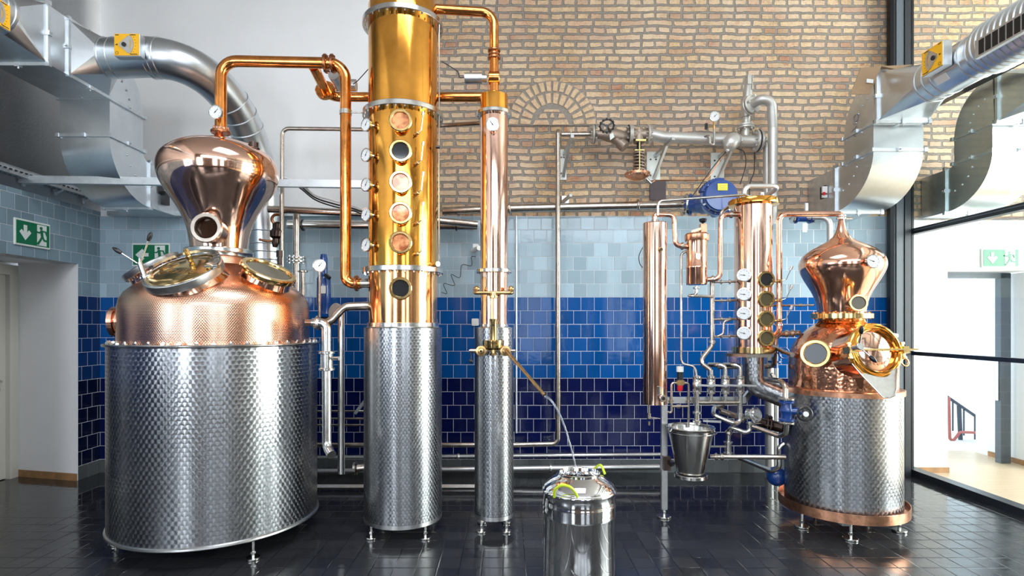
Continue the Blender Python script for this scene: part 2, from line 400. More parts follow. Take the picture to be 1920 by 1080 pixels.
midn = t.noise(g, 16, 4, .65); bc = t.mix(t.ramp(midn, (.38, .55), (.55, 0.)), bc, (.42, .27, .16, 1)); fine = t.noise(g, 45, 5, .7); bc = t.mix(t.ramp(fine, (.32, .75), (.52, 0.)), bc, (.34, .21, .13, 1))
patch = t.ramp(t.noise(g, 1.3, 3), (.40, 0.), (.62, .45)); bc = t.mix(patch, bc, (.80, .66, .52, 1))
mc = t.mix(t.noise(g, 25, 4), (.20, .175, .15, 1), (.36, .32, .28, 1))
t.l(t.mix(body, mc, bc), b.inputs['Base Color']); b.inputs['Roughness'].default_value = .9
n1 = t.bump(t.m_('ADD', body, t.m_('MULTIPLY', fine, .5)), 1.0, .014); t.l(n1, b.inputs['Normal'])
for nm, cs in (('arch_brick', ((.62, .43, .27), (.76, .57, .36), (.66, .42, .28))),):
    t = NT(nm); g, p = t.pos(); oi = t.noise(g, 7, 2); fine = t.noise(g, 45, 5, .7)
    c = t.ramp(oi, (.3, cs[0]), (.5, cs[1]), (.7, cs[2])); c = t.mix(t.ramp(fine, (.3, .5), (.6, 0.)), c, (.30, .16, .10, 1))
    t.l(c, t.b.inputs['Base Color']); t.b.inputs['Roughness'].default_value = .9; t.l(t.bump(fine, .8, .01), t.b.inputs['Normal'])
t = NT('mortar'); g, p = t.pos(); t.l(t.mix(t.noise(g, 25, 4), (.20, .175, .15, 1), (.36, .32, .28, 1)), t.b.inputs['Base Color']); t.b.inputs['Roughness'].default_value = .9; t.l(t.bump(t.noise(g, 40, 4), .6, .01), t.b.inputs['Normal'])
# wet dark floor tiles
t = NT('wet_floor'); b = t.b; g, p = t.pos()
u = t.m_('DIVIDE', t.m_('ADD', p[0], 30.03), .15); cu = t.m_('FLOOR', u)
v = t.m_('ADD', t.m_('DIVIDE', t.m_('ADD', p[1], 30.0), .165), t.m_('MULTIPLY', t.m_('FLOORED_MODULO', cu, 2.0), 0.0))
fu = t.m_('ABSOLUTE', t.m_('SUBTRACT', t.m_('FRACT', u), .5)); fv = t.m_('ABSOLUTE', t.m_('SUBTRACT', t.m_('FRACT', v), .5))
mxx = t.m_('MAXIMUM', fu, fv); joint = t.m_('GREATER_THAN', mxx, .482)
wn = t.n('ShaderNodeTexWhiteNoise', noise_dimensions='2D'); t.l(t.comb(cu, t.m_('FLOOR', v)), wn.inputs['Vector'])
c = t.mix(wn.outputs[0], (.020, .021, .024, 1), (.034, .035, .038, 1)); c = t.mix(joint, c, (.010, .010, .011, 1)); t.l(c, b.inputs['Base Color'])
wet = t.ramp(t.noise(g, 1.3, 4, .6), (.36, 1.), (.56, 0.))
wall = t.n('ShaderNodeMapRange'); t.l(p[1], wall.inputs[0]); wall.inputs[1].default_value = 4.4; wall.inputs[2].default_value = 5.4
wetb = t.m_('MAXIMUM', wet, wall.outputs[0])
t.l(t.m_('ADD', t.m_('MULTIPLY_ADD', wetb, -.15, .20), t.m_('MULTIPLY', t.noise(g, 40, 3), .04)), b.inputs['Roughness'])
b.inputs['IOR'].default_value = 1.5
dry = t.m_('SUBTRACT', 1.0, wetb)
e = t.n('ShaderNodeMapRange'); t.l(mxx, e.inputs[0]); e.inputs[1].default_value = .46; e.inputs[2].default_value = .5; e.inputs[3].default_value = 1; e.inputs[4].default_value = 0
n1 = t.bump(t.m_('MULTIPLY', e.outputs[0], t.m_('MULTIPLY_ADD', dry, .8, .2)), .5, .003)
n2 = t.bump(t.noise(g, 5, 2), .10, .012, n1); t.l(n2, b.inputs['Normal'])
# light oak floor next door
t = NT('oak_floor'); g, p = t.pos()
w = t.n('ShaderNodeTexNoise'); w.inputs['Scale'].default_value = 3; t.l(t.comb(t.m_('MULTIPLY', p[0], 1.0), t.m_('MULTIPLY', p[1], 8.0)), w.inputs['Vector'])
t.l(t.mix(w.outputs[0], (.50, .37, .24, 1), (.66, .52, .37, 1)), t.b.inputs['Base Color']); t.b.inputs['Roughness'].default_value = .35

# ================================================================ THE ROOM
def bx(mb, x0, x1, y0, y1, z0, z1): mb.box(((x0+x1)/2, (y0+y1)/2, (z0+z1)/2), (x1-x0, y1-y0, z1-z0)); return mb
ZT = Z0+TH*18                                    # top of the tiling
struct(bx(MB(), XL-1.2, XG, YR-.3, YB+.2, -.1, 0).build('floor', 'wet_floor'))
struct(bx(MB(), XG, 9.2, YR-.3, 7.4, -.1, 0).build('floor_next_room', 'oak_floor'))
cl = MB(); 
for a in ((XL-.3, -1.3, YR-.3, YB+.3), (1.7, 9.2, YR-.3, YB+.3), (-1.3, 1.7, YR-.3, .5), (-1.3, 1.7, 2.7, YB+.3)): bx(cl, *a, ZC, ZC+.2)  # gap in the middle made for the added overhead fill
struct(cl.build('ceiling', 'ceiling_paint'))
SEAM = -1.15
struct(bx(MB(), XL-.2, XG+.03, YB, YB+.25, 0, ZT).build('wall_back', 'tiles_back'))
struct(bx(MB(), XL-.2, SEAM, YB+.01, YB+.25, ZT, ZC).build('wall_back', 'plaster_plain'))
struct(bx(MB(), SEAM, 9.2, YB+.005, YB+.25, ZT, ZC).build('wall_back', 'old_brick'))
# plastered wall next door with the passage to the terrace
w = MB(); bx(w, XG+.03, 4.94, YB, YB+.12, 0, ZT-.05); bx(w, 4.94, 9.2, YB, YB+.12, 2.28, ZT-.05); bx(w, 6.10, 9.2, YB, 7.3, 0, 2.28)
bx(w, 4.55, 4.94, YB+.12, 7.1, 0, 2.5); bx(w, 4.94, 6.10, YB+.12, 7.1, 2.29, 2.5)
struct(w.build('wall_next_room', 'plaster_plain'))
struct(bx(bx(MB(), XG+.06, 4.95, YB-.015, YB, 0, .06), 6.085, 6.10, YB, 7.1, 0, .06).build('baseboard_next_room', 'wood_strip'))
w = MB(); bx(w, 8.8, 8.95, YR-.3, .2, 0, ZC); bx(w, 8.8, 8.95, 5.0, YB, 0, ZC); bx(w, 8.8, 8.95, .2, 5.0, 0, .2); bx(w, 8.8, 8.95, .2, 5.0, 5.4, ZC)
struct(w.build('wall_right', 'plaster_plain'))
# left wall: doorway recess and a high window further forward
def left_wall(z0, z1, m, nm):
    w = MB(); HO = 2.31
    def seg(y0, y1, a, b, th=.2):
        a = max(a, z0); b = min(b, z1)
        if b > a: bx(w, XL-th, XL, y0, y1, a, b)
    seg(5.97, YB+.02, 0, ZC, .004); seg(4.75, 5.97, HO, ZC); seg(1.1, 4.75, 0, ZC); seg(-2.5, 1.1, 0, 1.55); seg(-2.5, 1.1, 3.05, ZC); seg(YR-.3, -2.5, 0, ZC)
    struct(w.build(nm, m))
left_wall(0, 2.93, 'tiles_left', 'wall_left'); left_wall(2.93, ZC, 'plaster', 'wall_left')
struct(bx(bx(MB(), XL-.15, XL-.05, -.75, -.65, 1.55, 3.05), XL-.15, XL-.05, -2.5, 1.1, 2.5, 2.56).build('window_1', 'frame_grey'))
w = MB(); q = [V(XL, 5.97, 0), V(-5.37, 6.14, 0), V(-5.37, 6.3, 0), V(XL, 6.3, 0)]
w.prism([V(XL, 5.965, 0), V(-5.37, 6.14, 0), V(-5.37, 6.4, 0), V(XL-.02, 6.4, 0)], (0, 0, 2.6))
w.prism([V(XL-.001, 4.75, 0), V(-5.37, 4.55, 0), V(-5.37, 4.3, 0), V(XL-.02, 4.3, 0)], (0, 0, 2.6))
w.prism([V(XL-.02, 4.5, 2.31), V(XL-.02, 6.2, 2.31), V(-5.5, 6.3, 2.34), V(-5.5, 4.4, 2.34)], (0, 0, .2))
bx(w, -5.7, -5.45, 4.3, 6.4, 0, 2.6)
struct(w.build('wall_doorway', 'plaster_plain'))
n_ = (V(-5.37, 6.14, 0)-V(XL, 5.965, 0)).normalized(); off = V(n_.y, -n_.x, 0)*-.012
struct(MB().prism([V(XL-.005, 5.964, 0), V(-5.36, 6.138, 0), V(-5.36, 6.138, 0)+V(0, -.014, 0), V(XL-.005, 5.95, 0)], (0, 0, .075)).build('baseboard_doorway', 'wood_strip'))
df = struct(bx(bx(bx(MB(), -5.44, -5.35, 6.02, 6.125, 0, 2.2), -5.44, -5.35, 4.6, 4.7, 0, 2.2), -5.44, -5.35, 4.6, 6.125, 2.2, 2.305).build('door_frame', 'door_paint'))
dl = struct(bx(MB(), -5.46, -5.40, 4.7, 6.02, .01, 2.2).build('door_1', 'door_paint'))
MB().tube([(-5.40, 5.93, 1.06), (-5.35, 5.93, 1.06), (-5.35, 5.80, 1.06)], .011, .02).disc((-5.397, 5.93, 1.06), (1, 0, 0), .028, .01).disc((-5.397, 5.93, .97), (1, 0, 0), .028, .01).build('door_handle', 'steel', dl)
# rear wall behind the photographer with tall windows
w = MB(); xs = [(-3.95, -2.65), (.25, 1.55), (2.55, 3.85)]; e = XL-.2
for a, b_ in xs: bx(w, e, a, YR-.2, YR, 0, 4.2); bx(w, a, b_, YR-.2, YR, 0, .7); bx(w, a, b_, YR-.2, YR, 3.9, 4.2); e = b_
bx(w, e, 9.2, YR-.2, YR, 0, 4.2); bx(w, XL-.2, 9.2, YR-.2, YR, 5.5, ZC); bx(w, XL-.2, -2.9, YR-.2, YR, 4.2, 5.5); bx(w, 4.9, 9.2, YR-.2, YR, 4.2, 5.5)
for k in range(1, 5): bx(w, -2.9+k*1.56-.05, -2.9+k*1.56+.05, YR-.2, YR, 4.2, 5.5)  # bars across the high opening made for the added rear fill
struct(w.build('wall_rear', 'rear_wall'))
for k, (a, b_) in enumerate(xs):
    c = (a+b_)/2; struct(bx(bx(bx(MB(), c-.03, c+.03, YR-.1, YR-.04, .7, 3.9), a, b_, YR-.1, YR-.04, 2.9, 2.96), a, b_, YR-.1, YR-.04, 1.7, 1.75).build('window_%d' % (k+2), 'frame_grey'))
# terrace outside
struct(bx(MB(), 3, 12, 7.4, 16, -.35, -.1).build('terrace', 'concrete'))

# steel column and glass partition
c = MB(); bx(c, 4.23, 4.40, 6.13, 6.145, 0, ZC); bx(c, 4.23, 4.40, 6.235, 6.25, 0, ZC); bx(c, 4.23, 4.245, 6.145, 6.235, 0, ZC)
co = struct(c.build('steel_column', 'dark_steel'))
bx(MB(), 4.25, 4.33, 6.12, 6.13, 0, ZC).build('column_face', 'frame_grey', co)
bx(MB(), 4.335, 4.40, 6.11, 6.13, 0, ZC).build('column_edge', 'dark_steel', co)
g = MB(); bx(g, XG-.012, XG+.012, 6.22, YB, 0, ZC); bx(g, XG-.04, XG+.04, YR, YB, 2.66, 2.72); bx(g, XG-.03, XG+.03, YR, YB, 1.325, 1.365); bx(g, XG-.06, XG+.06, YR, YB, 0, .07)
bx(g, XG-.035, XG+.035, 3.2, 3.28, 0, ZC); bx(g, XG-.035, XG+.035, -.1, 0, 0, ZC)
gf = struct(g.build('glass_partition', 'dark_steel'))
bx(MB(), XG-.045, XG-.036, 1.5, 6.14, 2.69, 2.70).build('bead', 'frame_grey', gf)
pn = bx(MB(), XG-.004, XG+.004, YR, 6.22, .07, ZC).build('pane', 'pane', gf)
# passage frame, terrace railing
f = MB(); bx(f, 5.90, 6.02, 6.70, 6.78, 0, 2.28); bx(f, 5.05, 6.02, 6.70, 6.78, 2.22, 2.28); bx(f, 4.98, 5.05, 6.70, 6.78, 0, 2.28)
dfm = struct(f.build('door_2', 'frame_grey')); bx(MB(), 5.885, 5.90, 6.72, 6.76, .75, 1.25).build('strike_plate', 'steel', dfm)
a, b_ = P(1760, 733, 8.6), P(1875, 812, 8.6)
rl = thing('terrace_railing', 'dark metal stair railing with red lower rails outside the open doorway', 'railing', (a.x, 8.6, -.1))
MB().bar(a, b_, .045, .03).build('handrail', 'rail_dark', rl)
for k in range(6):
    t_ = .05+k*.18; p = a.lerp(b_, t_); z_ = max(-.1, .10-k*.07)
    MB().bar(V(p.x, p.y, z_), p, .016, .016).build('baluster', 'rail_dark', rl)
p = a.lerp(b_, .33); MB().bar(V(p.x, p.y-.03, -.1), p, .05, .03).build('post', 'rail_dark', rl)
MB().tube([P(1779, 745, 8.5), P(1781, 835, 8.5), P(1800, 810, 8.5), P(1850, 812, 8.5)], .02).build('lower_rail', 'rail_red', rl)

# brick arch: two rings of radial bricks standing slightly proud
ac = P(1035, 236, YB); yb = YB-.002
ar = struct(MB().prism([V(ac.x+.505*math.cos(PI*k/24), yb+.004, ac.z+.505*math.sin(PI*k/24)) for k in range(25)], (0, -.012, 0)).build('trim_arch', 'mortar'))
def wedge(r0, r1, a0, a1, y, m, parent):
    j = lambda: random.uniform(-.006, .006)
    pts = [V(ac.x+(r+j())*math.cos(a), y, ac.z+(r+j())*math.sin(a)) for r, a in ((r0, a0), ((r0+r1)/2, a0), (r1, a0), (r1, a1), ((r0+r1)/2, a1), (r0, a1))]
    m.prism(pts, (0, -.012, 0))
m1 = MB()
for r0, r1, n in ((.245, .36, 12), (.385, .49, 18)):
    for k in range(n):
        a0 = PI*(k+.17)/n; a1 = PI*(k+.83)/n; wedge(r0, r1, a0, a1, yb-.006, m1, ar)
for (x0, x1, z0) in ((-.21, -.03, .01), (0, .19, .01), (-.15, -.05, .085), (-.03, .03, .085), (.06, .15, .08), (-.10, .09, .145)):
    h = .05 if z0 < .14 else .03; j = lambda: random.uniform(-.006, .006)
    m1.prism([V(ac.x+x0+j(), yb-.006, ac.z+z0+j()), V(ac.x+x1+j(), yb-.006, ac.z+z0+j()), V(ac.x+x1-.02, yb-.006, ac.z+z0+h+j()), V(ac.x+x0+.02, yb-.006, ac.z+z0+h+j())], (0, -.012, 0))
m1.build('arch_brickwork', 'arch_brick', ar)

# exit signs -----------------------------------------------------
def exit_sign(label, c, R, arrow, w_=.40, h_=.25):
    """R columns: right, up, normal"""
    c = Vector(c); T = thing('exit_sign', label, 'exit sign', c - R @ V(0, h_/2, 0)); q = lambda x, y, z=0.: c + R @ V(x, y, z)
    MB().box(c, (w_, h_, .018), R, .003).build('frame', 'sign_white', T)
    MB().box(q(0, 0, .010), (w_*.93, h_*.86, .004), R).build('green_panel', 'sign_green', T)
    MB().box(q(w_*.24, 0, .013), (w_*.27, h_*.80, .003), R).build('door_field', 'sign_white', T)
    s = h_*.27; ca = q(-w_*.23, 0)
    pl = [(0, -1.05), (.95, .05), (.6, .4), (.27, .05), (.27, 1.05), (-.27, 1.05), (-.27, .05), (-.6, .4), (-.95, .05)]
    if arrow == 'left': pl = [(y, x) for x, y in pl]
    n = R @ V(0, 0, 1)
    for_z = .0125
    m = MB(); m.prism([q(-w_*.23+x*s, y*s, for_z) for x, y in pl], n*.003); m.build('arrow', 'sign_white', T, recalc=True)
    m = MB(); ox = w_*.24; u = h_*.4; z0 = .015
    L = lambda *p: [q(ox+x*u, y*u, z0) for x, y in p]
    lv = [0]
    def limb(pts, wd):
        for a, b in zip(pts, pts[1:]):
            lv[0] += .0005
            a = V(*a, 0); b = V(*b, 0); d = (b-a).normalized()*wd*.3; nn = V(-(b-a).y, (b-a).x, 0).normalized()*wd/2
            a = a-d; b = b+d
            m.prism([q(ox+p.x*u, p.y*u, z0) for p in (a+nn, b+nn, b-nn, a-nn)], n*(.002+lv[0]))
    m.prism([q(ox+(-.12+.16*math.cos(t))*u, (.68+.16*math.sin(t))*u, z0) for t in [2*PI*k/14 for k in range(14)]], n*.002)
    limb([(-.08, .42), (.0, -.12)], .30); limb([(.02, -.1), (.22, -.45), (.62, -.50)], .19); limb([(-.02, -.12), (-.22, -.48), (-.52, -.86)], .2)
    limb([(-.05, .42), (-.38, .22), (-.70, .30)], .13); limb([(.0, .42), (.38, .40), (.52, .05)], .13)
    m.build('running_figure', 'sign_green', T)
Rl = Matrix(((0, 0, 1), (1, 0, 0), (0, 1, 0)))           # on the left wall: right=+Y, up=+Z, normal=+X
exit_sign('green exit sign with down arrow on left wall above the white door recess', (XL+.012, 5.38, P(57, 439, 5.38).z), Rl, 'down')
Rb = Matrix(((1, 0, 0), (0, 0, -1), (0, 1, 0)))
exit_sign('green exit sign with left arrow on blue tiles behind the large still', P(284, 478, YB-.012), Rb, 'left', .425, .26)
exit_sign('pale green exit sign with down arrow seen through the glass partition', P(1875, 484, YB-.012), Rb, 'down', .42, .22)

# ================================================================ small fittings
def gauge(par, c, n, r, stub=None, needle=.6, name='pressure_gauge'):
    c = Vector(c); n = Vector(n).normalized()
    m = MB().lathe([(r*.9, -r*.42), (r, -r*.36), (r, .0), (r*1.06, .002), (r*1.06, r*.10), (r*.93, r*.12), (r*.90, r*.03)], c, n, 28, (True, False))
    if stub is not None: m.cyl(c-n*r*.3, stub, r*.22)
    g = m.build(name, 'steel', par)
    MB().disc(c+n*r*.04, n, r*.91, r*.03, 28).build('dial', 'dial_white', g)
    B = basis(n); m = MB(); a = needle; d = B @ V(math.cos(a), math.sin(a), 0)
    m.bar(c+n*r*.09-d*r*.25, c+n*r*.09+d*r*.62, r*.07, r*.02, n).disc(c+n*r*.09, n, r*.1, r*.06, 10)
    for k in range(9):
        t = -PI*.25+k*PI*1.5/8; e = B @ V(math.cos(t), math.sin(t), 0); m.bar(c+n*r*.07+e*r*.7, c+n*r*.07+e*r*.82, r*.045, r*.01, n)
    m.build('needle', 'print_black', g); return g
def sight(par, c, n, r, glass, ring='brass', depth=.05, name='sight_glass'):
    c = Vector(c); n = Vector(n).normalized()
    g = MB().lathe([(r*.80, -depth), (r*.80, -.012), (r*.97, -.010), (r, -.004), (r, .010), (r*.93, .016), (r*.76, .016), (r*.70, .008), (r*.70, -.004)], c, n, 36, (True, False)).build(name, ring, par)
    MB().disc(c, n, r*.71, .008).build('pane', glass, g); return g
def foot(par, x, y, top, r=.045, rod=.011, cap=.0):
    f = MB().disc((x, y, .008), (0, 0, 1), r, .016).cyl((x, y, .01), (x, y, top), rod).cyl((x, y, .04), (x, y, .055), rod*1.7, seg=6)
    f = f.build('foot', 'steel', par)
    return f
def lever(par, base, n, d1, d2, L=.07, mat='steel_bronze'):
    """small tap on the column: stub, knuckle, bent rod, grip"""
    base = Vector(base); n = Vector(n).normalized(); p = base+n*.045
    t = MB().cyl(base-n*.02, p, .009).disc(base+n*.012, n, .017, .010, 6).ball(p, .015).disc(base+n*.03, n, .014, .008, 12).build('sample_tap', 'brass_aged', par)
    q = p+Vector(d1); e = q+Vector(d2)
    MB().tube([p, q, e], .0055, .012, 8).build('lever', 'steel', t)
    MB().cyl(e, e+Vector(d2).normalized()*.03, .011, seg=12).build('grip', 'steel_satin', t)
def hflange(par, c, n, r, t=.02, nb=4, mat='steel', name='flange', br=.005):
    return MB().disc(c, n, r, t).bolts(c, n, r*.8, nb, br, t*.9, .5).build(name, mat, par)
def union(par, p, n, r, mat='steel', name='clamp'):
    p = Vector(p); n = Vector(n).normalized()
    return MB().disc(p, n, r*1.55, .014, 20).disc(p, n, r*1.3, .03, 20).build(name, mat, par)
def pipe(name, label, pts, r, mat='steel', bend=None, seg=16, clamps=(), cat='pipe', smooth=False, group=None, par=None, cr=None):
    if par is not None: o = MB().tube(pts, r, bend, seg, smooth=smooth).build(name, mat, par)
    else: o = tag(MB().tube(pts, r, bend, seg, smooth=smooth).build(name, mat), label, cat, group)
    for i, f in clamps:
        a, b = Vector(pts[i]), Vector(pts[i+1]); union(o, a.lerp(b, f), b-a, r, cr or mat)
    return o

# ================================================================ LARGE POT STILL
BX, BY = -2.30, 4.465
def zof(y, D): return H-(y-PY)*D/F
def half(xl, xr, C): return C*math.sin((math.atan((xr-PX)/F)-math.atan((xl-PX)/F))/2)
BC = math.hypot(BX, BY)
T = thing('pot_still', 'large copper pot still on a round steel drum at the left', 'still', (BX, BY, 0))
RD = half(197, 595, BC)
zt = 1.515
MB().lathe([(RD-.05, .142), (RD+.006, .142), (RD+.014, .150), (RD+.012, .162), (RD, .168)], (BX, BY, 0), (0, 0, 1), 128, (True, False)).build('bottom_hoop', 'steel_satin', T)
MB().lathe([(RD, .165), (RD, zt)], (BX, BY, 0), (0, 0, 1), 160, (False, False)).build('drum', 'engine_big', T, recalc=True)
MB().lathe([(RD-.01, zt-.012), (RD+.022, zt-.012), (RD+.026, zt-.006), (RD+.026, zt+.002), (RD+.02, zt+.008), (RD-.1, zt+.010)], (BX, BY, 0), (0, 0, 1), 128, (False, False)).build('rim', 'steel', T)
for k in range(44):
    a = 2*PI*k/44; d = V(math.sin(a), -math.cos(a), 0); c = V(BX, BY, zt+.014)+d*(RD-.012)
    b_ = MB().box(c, (.03, .022, .010), Matrix.Rotation(a, 3, 'Z'), .002).cyl(c, c+V(0, 0, .016), .006, seg=6)
    b_.build('clamp_bolt', 'steel', T)
for a in (45, -70, 140, -160):
    r = .70; a = math.radians(a); foot(T, BX+r*math.sin(a), BY-r*math.cos(a), .15, .05)
# boiler dome (dimpled)
RM = half(217.5, 581, BC)
dome = [(RM, zt+.008), (RM+.002, zt+.05), (RM, 1.66), (RM, 1.79), (RM-.012, 1.85), (RM-.045, 1.905), (RM-.10, 1.955), (RM-.17, 1.995), (RM-.26, 2.035), (RM-.35, 2.07), (RM-.42, 2.105), (RM-.455, 2.135), (.215, 2.165), (.205, 2.20)]
MB().lathe(dome, (BX, BY, 0), (0, 0, 1), 128, (False, False)).build('boiler_dome', 'copper_dimpled', T)
MB().lathe([(.20, 2.14), (.20, 2.215), (.245, 2.218), (.25, 2.224), (.25, 2.250), (.245, 2.256), (.215, 2.258)], (BX, BY, 0), (0, 0, 1), 64, (False, False)).build('neck_collar', 'steel', T)
prof = []
for xl, xr, y in ((363, 470, 474), (361, 471, 462), (359, 474, 445), (354, 479, 425), (345, 487, 406), (335, 496, 390), (322, 509, 372), (311, 521, 356), (304, 530, 341), (301, 533, 328), (301, 533, 316), (305, 529, 303), (313, 520, 292), (327, 507, 282), (347, 487, 274), (372, 462, 269), (395, 440, 265.5), (402, 432, 263), (407, 427, 256), (410, 424, 250), (410, 424, 247)):
    prof.append((half(xl, xr, BC), zof(y, BY)))
# smooth the head profile
def refine(pr, k=4):
    out = []
    for i in range(len(pr)-1):
        p0 = pr[max(i-1, 0)]; p1 = pr[i]; p2 = pr[i+1]; p3 = pr[min(i+2, len(pr)-1)]
        for j in range(k):
            t = j/k; out.append(tuple(.5*((2*b)+(c-a)*t+(2*a-5*b+4*c-d)*t*t+(3*b-a-3*c+d)*t**3) for a, b, c, d in zip(p0, p1, p2, p3)))
    out.append(pr[-1]); return out
MB().lathe(refine(prof, 3), (BX, BY, 0), (0, 0, 1), 96, (False, False)).build('still_head', 'copper_pink', T)
# port on the left flank
def rad_dir(a): a = math.radians(a); return V(math.sin(a), -math.cos(a), 0)
p = V(BX, BY, zof(603, 4.35)); d = rad_dir(-80)
pt = MB().lathe([(.095, -.04), (.095, .01), (.11, .015), (.11, .028), (.095, .03), (.095, .045), (.115, .05), (.115, .085), (.085, .09)], p+d*(RM), d, 40, (False, False)).build('side_port', 'copper', T)
MB().disc(p+d*(RM+.07), d, .09, .012).build('port_pane', 'glass_dark', pt)
# sight port on the head
p = P(387, 427, 4.135); d = V(.12, -1, .03).normalized()
pt = MB().lathe([(.098, -.16), (.098, -.015), (.112, -.012), (.114, .0), (.106, .012), (.082, .012), (.076, .002), (.076, -.05)], p, d, 48, (False, False)).build('sight_port', 'steel_bronze', T)
MB().disc(p-d*.05, d, .08, .01).build('port_pane', 'glass_amber', pt)
# round openings on the shoulder
def shoulder(az, el, r, cpos, matR, name, tall=.05):
    a = math.radians(az); e = math.radians(el); n = V(math.sin(a)*math.cos(e), -math.cos(a)*math.cos(e), math.sin(e)); c = Vector(cpos)
    m = MB().lathe([(r*1.08, -tall-.10), (r*.97, -tall-.05), (r*.92, -tall*.6), (r*.92, -.02)], c, n, 56, (False, False)).build('manway_neck' if name == 'manway' else 'port_neck', 'copper', T)
    return c, n
# manway with brass lid
c, n = shoulder(-13, 57, .245, P(343, 506, 3.96), 'steel', 'manway', .03)
B = basis(n); ux, uy = B @ V(1, 0, 0), B @ V(0, 1, 0)
mw = MB().lathe([(.245, -.06), (.262, -.055), (.265, -.045), (.265, .0), (.258, .006), (.244, .006), (.238, -.004)], c, n, 72, (False, False)).build('manway_ring', 'steel_satin', T)
lid = MB().lathe([(.001, .020), (.12, .017), (.20, .006), (.222, .0), (.238, .006), (.242, .0), (.242, -.02)], c, n, 72, (False, True)).build('manway_lid', 'brass', T)
br = MB(); k = 18
for i in range(k):
    t0 = -.05+i*(PI+.1)/k; t1 = -.05+(i+1)*(PI+.1)/k
    q = [c+ux*math.cos(t)*r_+uy*math.sin(t)*r_+n*h_ for t, r_, h_ in ((t0, .262, .02), (t1, .262, .02), (t1, .222, .03), (t0, .222, .03))]
    br.prism(q, n*.018)
br.build('lid_yoke', 'steel_satin', T)
MB().cyl(c+ux*.27-ux*.07+n*.02, c+ux*.30+n*.02, .014).build('yoke_pin', 'steel', T)
kb = c+uy*.10+n*.02
MB().cyl(kb, kb+n*.095, .016).disc(kb+n*.03, n, .021, .03, 6).build('lid_knob', 'brass', lid)
R3 = basis(n); tr = Matrix((ux, uy, n)).transposed()
text('DUKE', .075, c+ux*.045-uy*.06+n*.0185, tr, 'brass_aged', lid, .0012)
m = MB()                                            # small raised emblem left of the lettering
for (x0, y0, x1, y1, wd) in ((-.17, .0, -.12, -.07, .018), (-.12, -.07, -.08, -.06, .012), (-.15, .03, -.09, .0, .022), (-.10, .02, -.05, .045, .010), (-.16, -.03, -.14, .05, .014), (-.09, -.05, -.06, -.02, .010), (-.13, .04, -.08, .05, .008)):
    m.bar(c+ux*x0+uy*y0+n*.016, c+ux*x1+uy*y1+n*.016, wd, .010, n)
m.build('emblem', 'brass_aged', lid)
hp = P(262, 498, 3.92); hb = P(272, 520, 3.93)
cl_ = MB().cyl(hb, hp+V(0, 0, .02), .017).cyl(hp+V(0, 0, .02), hp+V(0, 0, .05), .009).disc(hb, hp-hb, .024, .03, 16).build('clamp_screw', 'steel', T)
for e in (P(280, 446, 3.90), P(222, 471, 3.88)):
    s0 = hp+V(0, 0, .005); dd = (e-s0).normalized(); MB().cyl(s0, e, .0055).build('clamp_handle', 'steel', cl_)
    MB().lathe([(.003, -.035), (.012, -.028), (.0155, -.005), (.014, .015), (.007, .032), (.001, .036)], e+dd*.008, dd, 16, (False, False)).build('handle_grip', 'black_plastic', cl_)
MB().cyl(P(265, 522, 3.93), P(284, 516, 3.93), .016).build('hinge_pin', 'steel', T)
# left and right shoulder flanges
for az, pos, nm, lb in ((-62, P(284, 499, 4.25), 'left_flange', 'steel'), (62, P(504, 508, 4.27), 'sight_port', 'brass')):
    c, n = shoulder(az, 60, .19, pos, lb, nm, .03)
    if lb == 'steel':
        q = MB().lathe([(.16, -.03), (.205, -.028), (.21, -.02), (.21, .012), (.20, .018), (.001, .018)], c, n, 56, (False, False)).bolts(c-n*.03, n, .19, 16, .007, .012).build('blank_flange', 'steel_satin', T)
    else:
        q = MB().lathe([(.165, -.03), (.205, -.028), (.208, -.02), (.208, .006), (.198, .014), (.17, .014), (.162, .0), (.162, -.03)], c, n, 56, (False, False)).bolts(c-n*.03, n, .185, 16, .006, .010).build('viewing_port', 'brass', T)
        MB().disc(c-n*.005, n, .163, .01, 48).build('port_pane', 'glass_olive', q)
MB().tube([P(573, 605, 4.15), P(600, 605, 4.15)], .024).build('outlet_stub', 'copper', T)
q = MB().cyl(V(BX+.32, BY-.1, 2.98), V(BX+.32, BY-.1, 3.08), .035).disc(V(BX+.32, BY-.1, 3.03), (0, 0, 1), .045, .02).build('vent_cap', 'dark_bronze', T)

# copper lyne arm from still head to the big column
D0 = BY; zt_ = zof(110, D0); X0 = (414-PX)*D0/F
D1 = 4.56; X1 = (648-PX)*D1/F
arm = [V(X0, D0, zof(250, D0)), V(X0, D0, zof(114, D0)), V(X1, D1, zof(119, D1)), V(X1, D1, zof(531, D1)), V(X1+.13, D1, zof(531, D1))]
A = pipe('vapour_pipe', 'copper vapour pipe arching from large still head down to tall column', arm, .044, 'copper_orange', .13, 24)
for pp, nn, rr, mm in ((V(X0, D0, zof(248, D0)), (0, 0, 1), .075, 'copper_dark'), (V(X0, D0, zof(243, D0)), (0, 0, 1), .06, 'copper')):
    MB().disc(pp, nn, rr, .022).bolts(pp, nn, .06, 6, .005, .016).build('flange', mm, A)
for px in (611, 624):
    q = V((px-PX)*4.55/F, 4.55, zof(120, 4.555)); MB().disc(q, (1, 0, 0), .075, .022).bolts(q, (1, 0, 0), .061, 8, .006, .018).build('flange', 'copper_dark', A)
q = V(X1+.09, D1, zof(531, D1)); MB().disc(q, (1, 0, 0), .065, .025).build('flange', 'copper_dark', A)
MB().cyl(q, q+V(.10, 0, 0), .038).build('coupling', 'steel', A)
q = V(X1, D1, zof(211, D1)); MB().cyl(q-V(0, 0, .018), q+V(0, 0, .018), .049, seg=24).cyl(q+V(.04, 0, 0), q+V(.18, 0, 0), .006).build('pipe_clip', 'steel', A)
